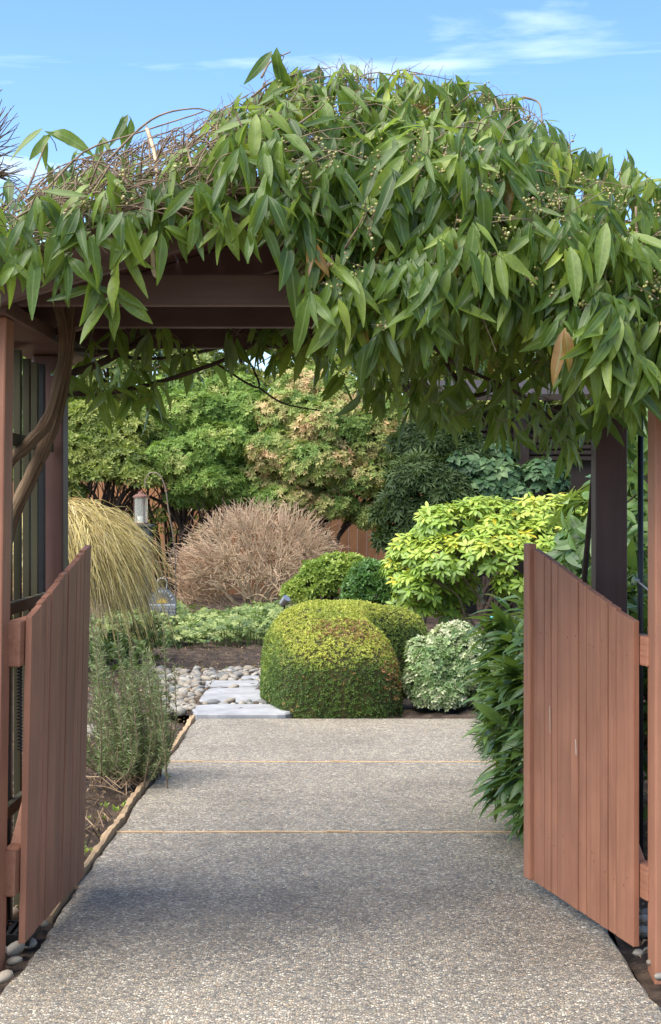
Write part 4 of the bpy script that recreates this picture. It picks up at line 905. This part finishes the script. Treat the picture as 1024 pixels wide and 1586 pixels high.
for i, ((a, b, c, d), lb) in enumerate(zip(FR, ('largest pale stepping stone touching the end of the path', 'pale stepping stone, second beyond the end of the path', 'thin pale stepping stone, third beyond the end of the path', 'smallest pale stepping stone beside the hedge, farthest from the path'))):
    n = 22; th = np.arange(n) / n * 2 * np.pi; cx, cy = (a + b) / 2, (c + d) / 2; e = .42
    X = cx + (b - a) / 2 * np.sign(np.cos(th)) * np.abs(np.cos(th)) ** e * (1 + rng.normal(0, .035, n)); Y = cy + (d - c) / 2 * np.sign(np.sin(th)) * np.abs(np.sin(th)) ** e * (1 + rng.normal(0, .035, n))
    m = MB(); ctr = np.array((cx, cy)); ring = lambda s, z: np.c_[ctr + (np.c_[X, Y] - ctr) * s, z + rng.normal(0, .0015, n)]
    V = np.concatenate([ring(1, np.full(n, -.02)), ring(1, np.full(n, .018)), ring(.965, np.full(n, .028)), ring(.5, np.full(n, .03)), [(cx, cy, .03)]])
    q = [(r * n + k, r * n + (k + 1) % n, (r + 1) * n + (k + 1) % n, (r + 1) * n + k) for r in range(3) for k in range(n)]; t = [(3 * n + k, 3 * n + (k + 1) % n, 4 * n) for k in range(n)]
    m.add(V, q, t); tag(m.build('stepping_stone', M['flag'], None, (cx, cy, 0)), lb, 'stepping stone')
for (px, py, s) in ((22, 1473, .026), (21, 1490, .022), (45, 1462, .022), (66, 1434, .018), (5, 1515, .026), (3, 1475, .02), (52, 1448, .014), (12, 1420, .03), (14, 1405, .026), (10, 1445, .028), (-5, 1440, .03)):
    d = F * CAM_H / (py - 783); put_stone(bed_l, (px - 538) * d / F, d, s * .25, s * 1.15, s, s * .75)
for (px, py, s) in ((990, 1478, .016), (1006, 1472, .018), (1000, 1430, .026), (1004, 1415, .024), (996, 1445, .024), (1022, 1515, .016), (1008, 1492, .012), (985, 1462, .012), (1016, 1440, .03)):
    d = F * CAM_H / (py - 783); put_stone(bed_r, (px - 538) * d / F, d, s * .2, s * 1.15, s, s * .75)
for (x, y, s) in ((-1.3, 6.6, .08), (-1.45, 6.2, .09), (-1.25, 5.9, .06), (-1.4, 7.2, .09), (-1.22, 9.8, .06), (-1.35, 9.6, .07), (-1.55, 9.2, .08)): put_stone(bed_l, x, y, s * .3, s * 1.3, s, s * .7)
r = bpy.data.objects.new('rock', stone_mesh(77)); COL.objects.link(r); r.location = at(634, 1004, 11.6); r.scale = (.085, .07, .05); r.location.z = .30; tag(r, 'small dark grey rock between the hedge tail and the variegated bush', 'rock')
r.location = (.615, 15.1, .03); r.scale = (.10, .09, .075)

# litter on the soil
M['litter'] = leaf_mat('leaf_litter', [(0, (.05, .03, .02)), (.5, (.15, .09, .05)), (.85, (.28, .18, .10)), (1, (.38, .27, .16))], None, .8, .1)
m = MB(); n = 5200; X = np.r_[rng.uniform(-2.2, PL - .03, 3000), rng.uniform(PR + .02, 1.8, 900), rng.uniform(-2.6, 1.2, 1300)]; Y = np.r_[rng.uniform(4.2, 13, 3000), rng.uniform(4.2, 10, 900), rng.uniform(12.6, 15, 1300)]
ax = unit(np.c_[rng.normal(0, .5, n), rng.normal(0, .5, n), np.ones(n)]); m.instances(small_leaf_tpl(.45, .3, .4), np.c_[X, Y, np.clip(rng.normal(.03, .01, n), .015, .06) - .035 * (X > PR) * (Y < 10) * .4], align_z(ax), rng.uniform(.012, .04, n), rng.random(n))
for _ in range(420):
    x, y = rng.uniform(-1.7, PL - .05), rng.uniform(5.2, 9); a = rng.uniform(0, 6.3); L_ = rng.uniform(.05, .28); e = np.array((x + L_ * math.cos(a), y + L_ * math.sin(a), rng.uniform(.02, .10)))
    e[0] = min(e[0], PL - .04); m.tube([(x, y, .02), ((x + e[0]) / 2, (y + e[1]) / 2, rng.uniform(.03, .1)), e], rng.uniform(.0015, .0035), 3, rnd=rng.random(), cap=False)
tag(m.build('leaf_litter', M['litter']), 'dry leaves and twigs scattered over the bare soil', 'litter', kind='stuff')
m = MB(); n = 260; X = np.r_[rng.uniform(PL - .16, PL - .03, 200), rng.uniform(-1.6, -.7, 60)]; Y = np.r_[rng.uniform(5.4, 9.8, 200), rng.uniform(12.9, 14.4, 60)]
cl_ = np.sin(Y * 3.1) + np.sin(Y * 7.3 + 1) > .5; X, Y = X[cl_], Y[cl_]; n = len(X)
m.instances(sprig[0], np.c_[X, Y, np.full(n, .015)], align_z(np.tile((0, 0, 1.), (n, 1))), rng.uniform(.012, .035, n), rng.random(n)); tag(m.build('weeds', M['lime']), 'tiny green weeds sprouting along the edging', 'weeds', kind='stuff')

# ------------------------------------------------------------------ garden ornaments
D = 17.2
PB = gbase(220, D); o = empty('wooden_pedestal', PB, label='dark weathered timber post carrying the lantern', cat='post')
M['oldwood'] = wood_mat('grey_green_old_wood', (.085, .09, .075), (.04, .042, .036), .85, (25, 25, 1.5)); ztop = at(220, 812, D)[2]
m = MB(); m.box(PB[0] - .11, PB[0] + .10, D - .1, D + .1, -.03, ztop - .03); m.build('shaft', M['oldwood'], o, PB, bevel=.01)
m = MB(); m.box(PB[0] - .30, PB[0] + .125, D - .12, D + .14, ztop - .0295, ztop); m.build('cap', M['oldwood'], o, PB, bevel=.006)
m = MB(); m.box(PB[0] - .28, PB[0] - .112, D + .0, D + .12, -.03, ztop - .03); m.build('shade_panel', M['iron'], o, PB)  # black panel added for the shaded left side of the post
LB = np.array((PB[0] - .015, D, ztop)); o = empty('lantern', LB, label='glass candle lantern with rusty lid standing on the timber post', cat='lantern')
m = MB(); th = np.arange(13) / 12 * 2 * np.pi
def cyl(mb_, c, r0, r1, z0, z1, k=16): mb_.tube([(c[0], c[1], z0), (c[0], c[1], z1)], np.array((r0, r1)), k)
cyl(m, LB, .082, .082, ztop, ztop + .015); m.build('base', M['rust'], o, LB)
m = MB(); cyl(m, LB, .09, .086, ztop + .30, ztop + .318); cyl(m, LB, .085, .03, ztop + .3182, ztop + .345); cyl(m, LB, .03, .022, ztop + .3452, ztop + .37); m.build('lid', M['rust'], o, LB)
gm, gn, gl_, gp, go = mat_new('lantern_glass'); gp.inputs['Base Color'].default_value = (.80, .82, .72, 1); gp.inputs['Roughness'].default_value = .12; gp.inputs['Transmission Weight'].default_value = .75; gp.inputs['IOR'].default_value = 1.1
m = MB(); c = np.array((0, 0, 0)); m.tube([(LB[0], LB[1], ztop + .0152), (LB[0], LB[1], ztop + .2995)], .078, 20, cap=False); m.build('glass', gm, o, LB, smooth=True)
M['wax'] = plain('candle_wax', (.8, .78, .7), .5)
m = MB(); cyl(m, LB, .035, .035, ztop + .0155, ztop + .09); m.build('candle', M['wax'], o, LB)
for k_ in range(4):
    a = k_ * math.pi / 2 + .6; m = MB(); m.tube([(LB[0] + .081 * math.cos(a), LB[1] + .081 * math.sin(a), ztop + .015), (LB[0] + .081 * math.cos(a), LB[1] + .081 * math.sin(a), ztop + .30)], .005, 5); m.build('bar', M['rust'], o, LB)
HBs = gbase(272, 17.6); o = empty('shepherd_hook', HBs, label='tall thin metal crook standing beside the timber post', cat='hook')
m = MB(); m.tube(spline([HBs + (0, 0, -.03), at(272, 880, 17.6), at(268, 830, 17.6), at(261, 790, 17.6), at(256, 755, 17.6), at(246, 735, 17.6), at(232, 733, 17.6), at(225, 745, 17.6), at(226, 755, 17.6)], 40), .0085, 6); m.build('rod', M['oldmetal'], o, HBs, smooth=True)
m = MB(); m.tube(spline([at(268, 850, 17.6), at(263, 862, 17.58), at(268, 875, 17.57), at(276, 868, 17.58), at(272, 852, 17.6)], 16), .006, 5); m.build('coil', M['oldmetal'], o, HBs, smooth=True)

# arched garden plaque with a sun
SD = 16.6; c = at(251, 945, SD); S0 = np.array((c[0], SD, 0)); o = empty('garden_plaque', S0, label='small arched slate plaque with a yellow half sun, on a wire stake', cat='plaque')
M['slate'] = rough_mat('slate_plaque', [(.3, (.06, .065, .075)), (.7, (.16, .17, .19))], 18, .8, .4, .005)
M['white'] = plain('white_marking', (.40, .41, .43), .7); M['sun_y'] = plain('yellow_sun', (.55, .36, .06), .6); M['grey_stone'] = rough_mat('grey_blocks', [(.3, (.12, .125, .13)), (.7, (.25, .255, .26))], 20, .8, .3, .004)
s = SD / F; z0 = c[2] - .06; hwid = .155
arc = [(-hwid, z0)] + [(hwid * math.cos(a), z0 + .12 + .18 * math.sin(a)) for a in np.linspace(math.pi, 0, 15)] + [(hwid, z0)]
n = len(arc); m = MB(); V = [(c[0] + x, SD, z) for x, z in arc] + [(c[0] + x, SD + .03, z) for x, z in arc]
m.add(V, quads=[(k, k + n, (k + 1) % n + n, (k + 1) % n) for k in range(n)], tris=[(0, k, k + 1) for k in range(1, n - 1)] + [(n, n + k + 1, n + k) for k in range(1, n - 1)]); m.build('slab', M['slate'], o, S0)
m = MB(); zc = z0 + .135; yy = SD - .003
for k_ in range(9):
    a0 = math.pi * (k_ + .5) / 9; m.add([(c[0] + .045 * math.cos(a0 - .1), yy, zc + .045 * math.sin(a0 - .1)), (c[0] + .045 * math.cos(a0 + .1), yy, zc + .045 * math.sin(a0 + .1)), (c[0] + .088 * math.cos(a0), yy, zc + .088 * math.sin(a0))], tris=[(0, 1, 2)])
fan = [(c[0], yy, zc)] + [(c[0] + .045 * math.cos(a), yy, zc + .045 * math.sin(a)) for a in np.linspace(0, math.pi, 12)]; m.add(fan, tris=[(0, k, k + 1) for k in range(1, 12)]); m.build('sun', M['sun_y'], o, S0)
m = MB()
for k_ in range(9):
    a = math.pi * (.12 + .76 * k_ / 8); x, z = .118 * math.cos(a), .13 + .135 * math.sin(a); tx, tz = -math.sin(a), math.cos(a); h = .011 + .003 * (k_ % 2); w_ = .008
    m.add([(c[0] + x + sx * tx * w_ + sz * math.cos(a) * h, yy, z0 + z + sx * tz * w_ + sz * math.sin(a) * h) for sx, sz in ((-1, -1), (1, -1), (1, 1), (-1, 1))], quads=[(0, 1, 2, 3)])
m.box(c[0] - .145, c[0] + .145, yy - .002, yy + .001, z0 + .108, z0 + .127); m.build('lettering', M['white'], o, S0, kind='stuff')
for r_ in range(3):
    for k_ in range(4):
        m = MB(); x = c[0] - .148 + k_ * .075 + (.0 if r_ % 2 else .006); m.box(x, min(x + .068, c[0] + .15), SD - .012, SD - .001, z0 + .004 + r_ * .034, z0 + .033 + r_ * .034); m.build('block', M['grey_stone'], o, S0, bevel=.003)
m = MB(); m.tube(spline([(c[0] - .045, SD + .015, z0 + .27), (c[0] - .05, SD + .015, z0 + .36), (c[0] - .03, SD + .015, z0 + .40), (c[0] + .03, SD + .015, z0 + .40), (c[0] + .05, SD + .015, z0 + .36), (c[0] + .045, SD + .015, z0 + .27)], 24), .008, 6); m.build('handle', M['galv'], o, S0, smooth=True)
m = MB(); m.tube([(c[0], SD + .015, -.03), (c[0], SD + .015, z0 + .01)], .012, 6); m.build('stake', M['iron'], o, S0)

# small spotlight behind the hedge, teal tap, drain grate
q = at(442, 931, 14.4); o = empty('garden_spotlight', (q[0], q[1], 0), label='small pale spotlight poking up behind the hedge', cat='spotlight')
m = MB(); m.tube([q + (-.03, .02, -.03), q + (.015, -.02, .03)], np.array((.032, .04)), 12); m.build('lamp_head', M['galv'], o, (q[0], q[1], 0)); m = MB(); m.tube([(q[0], q[1], -.02), q + (-.01, .01, -.02)], .01, 6); m.build('stake', M['iron'], o, (q[0], q[1], 0))
q = at(766, 957, 13.2); M['teal'] = plain('teal_glaze', (.05, .36, .36), .3); o = empty('teal_ornament', (q[0], q[1], 0), label='small teal ornament on a stake under the rhododendron', cat='ornament')
m = MB(); m.instances(ico_tpl(2), np.array([q, q + (.045, 0, .012)]), np.tile(np.eye(3), (2, 1, 1)), np.array([(.04, .035, .03), (.022, .02, .02)]), np.zeros(2)); m.build('body', M['teal'], o, (q[0], q[1], 0), smooth=True); m = MB(); m.tube([(q[0], q[1], -.02), q], .008, 6); m.build('stake', M['iron'], o, (q[0], q[1], 0))
G0 = np.array((-1.10, 4.95, .03)); o = empty('drain_grate', G0, label='black slotted drain grate under the folded gate', cat='grate')
m = MB()
for a in ((-.09, .09, -.09, -.075), (-.09, .09, .075, .09), (-.09, -.075, -.0749, .0749), (.075, .09, -.0749, .0749)): m.box(G0[0] + a[0], G0[0] + a[1], G0[1] + a[2], G0[1] + a[3], .0, .035)
m.build('frame', M['iron'], o, G0)
for k_ in range(6):
    m = MB(); x = G0[0] - .06 + k_ * .024; m.box(x - .006, x + .006, G0[1] - .0748, G0[1] + .0748, .01, .032); m.build('bar', M['iron'], o, G0)
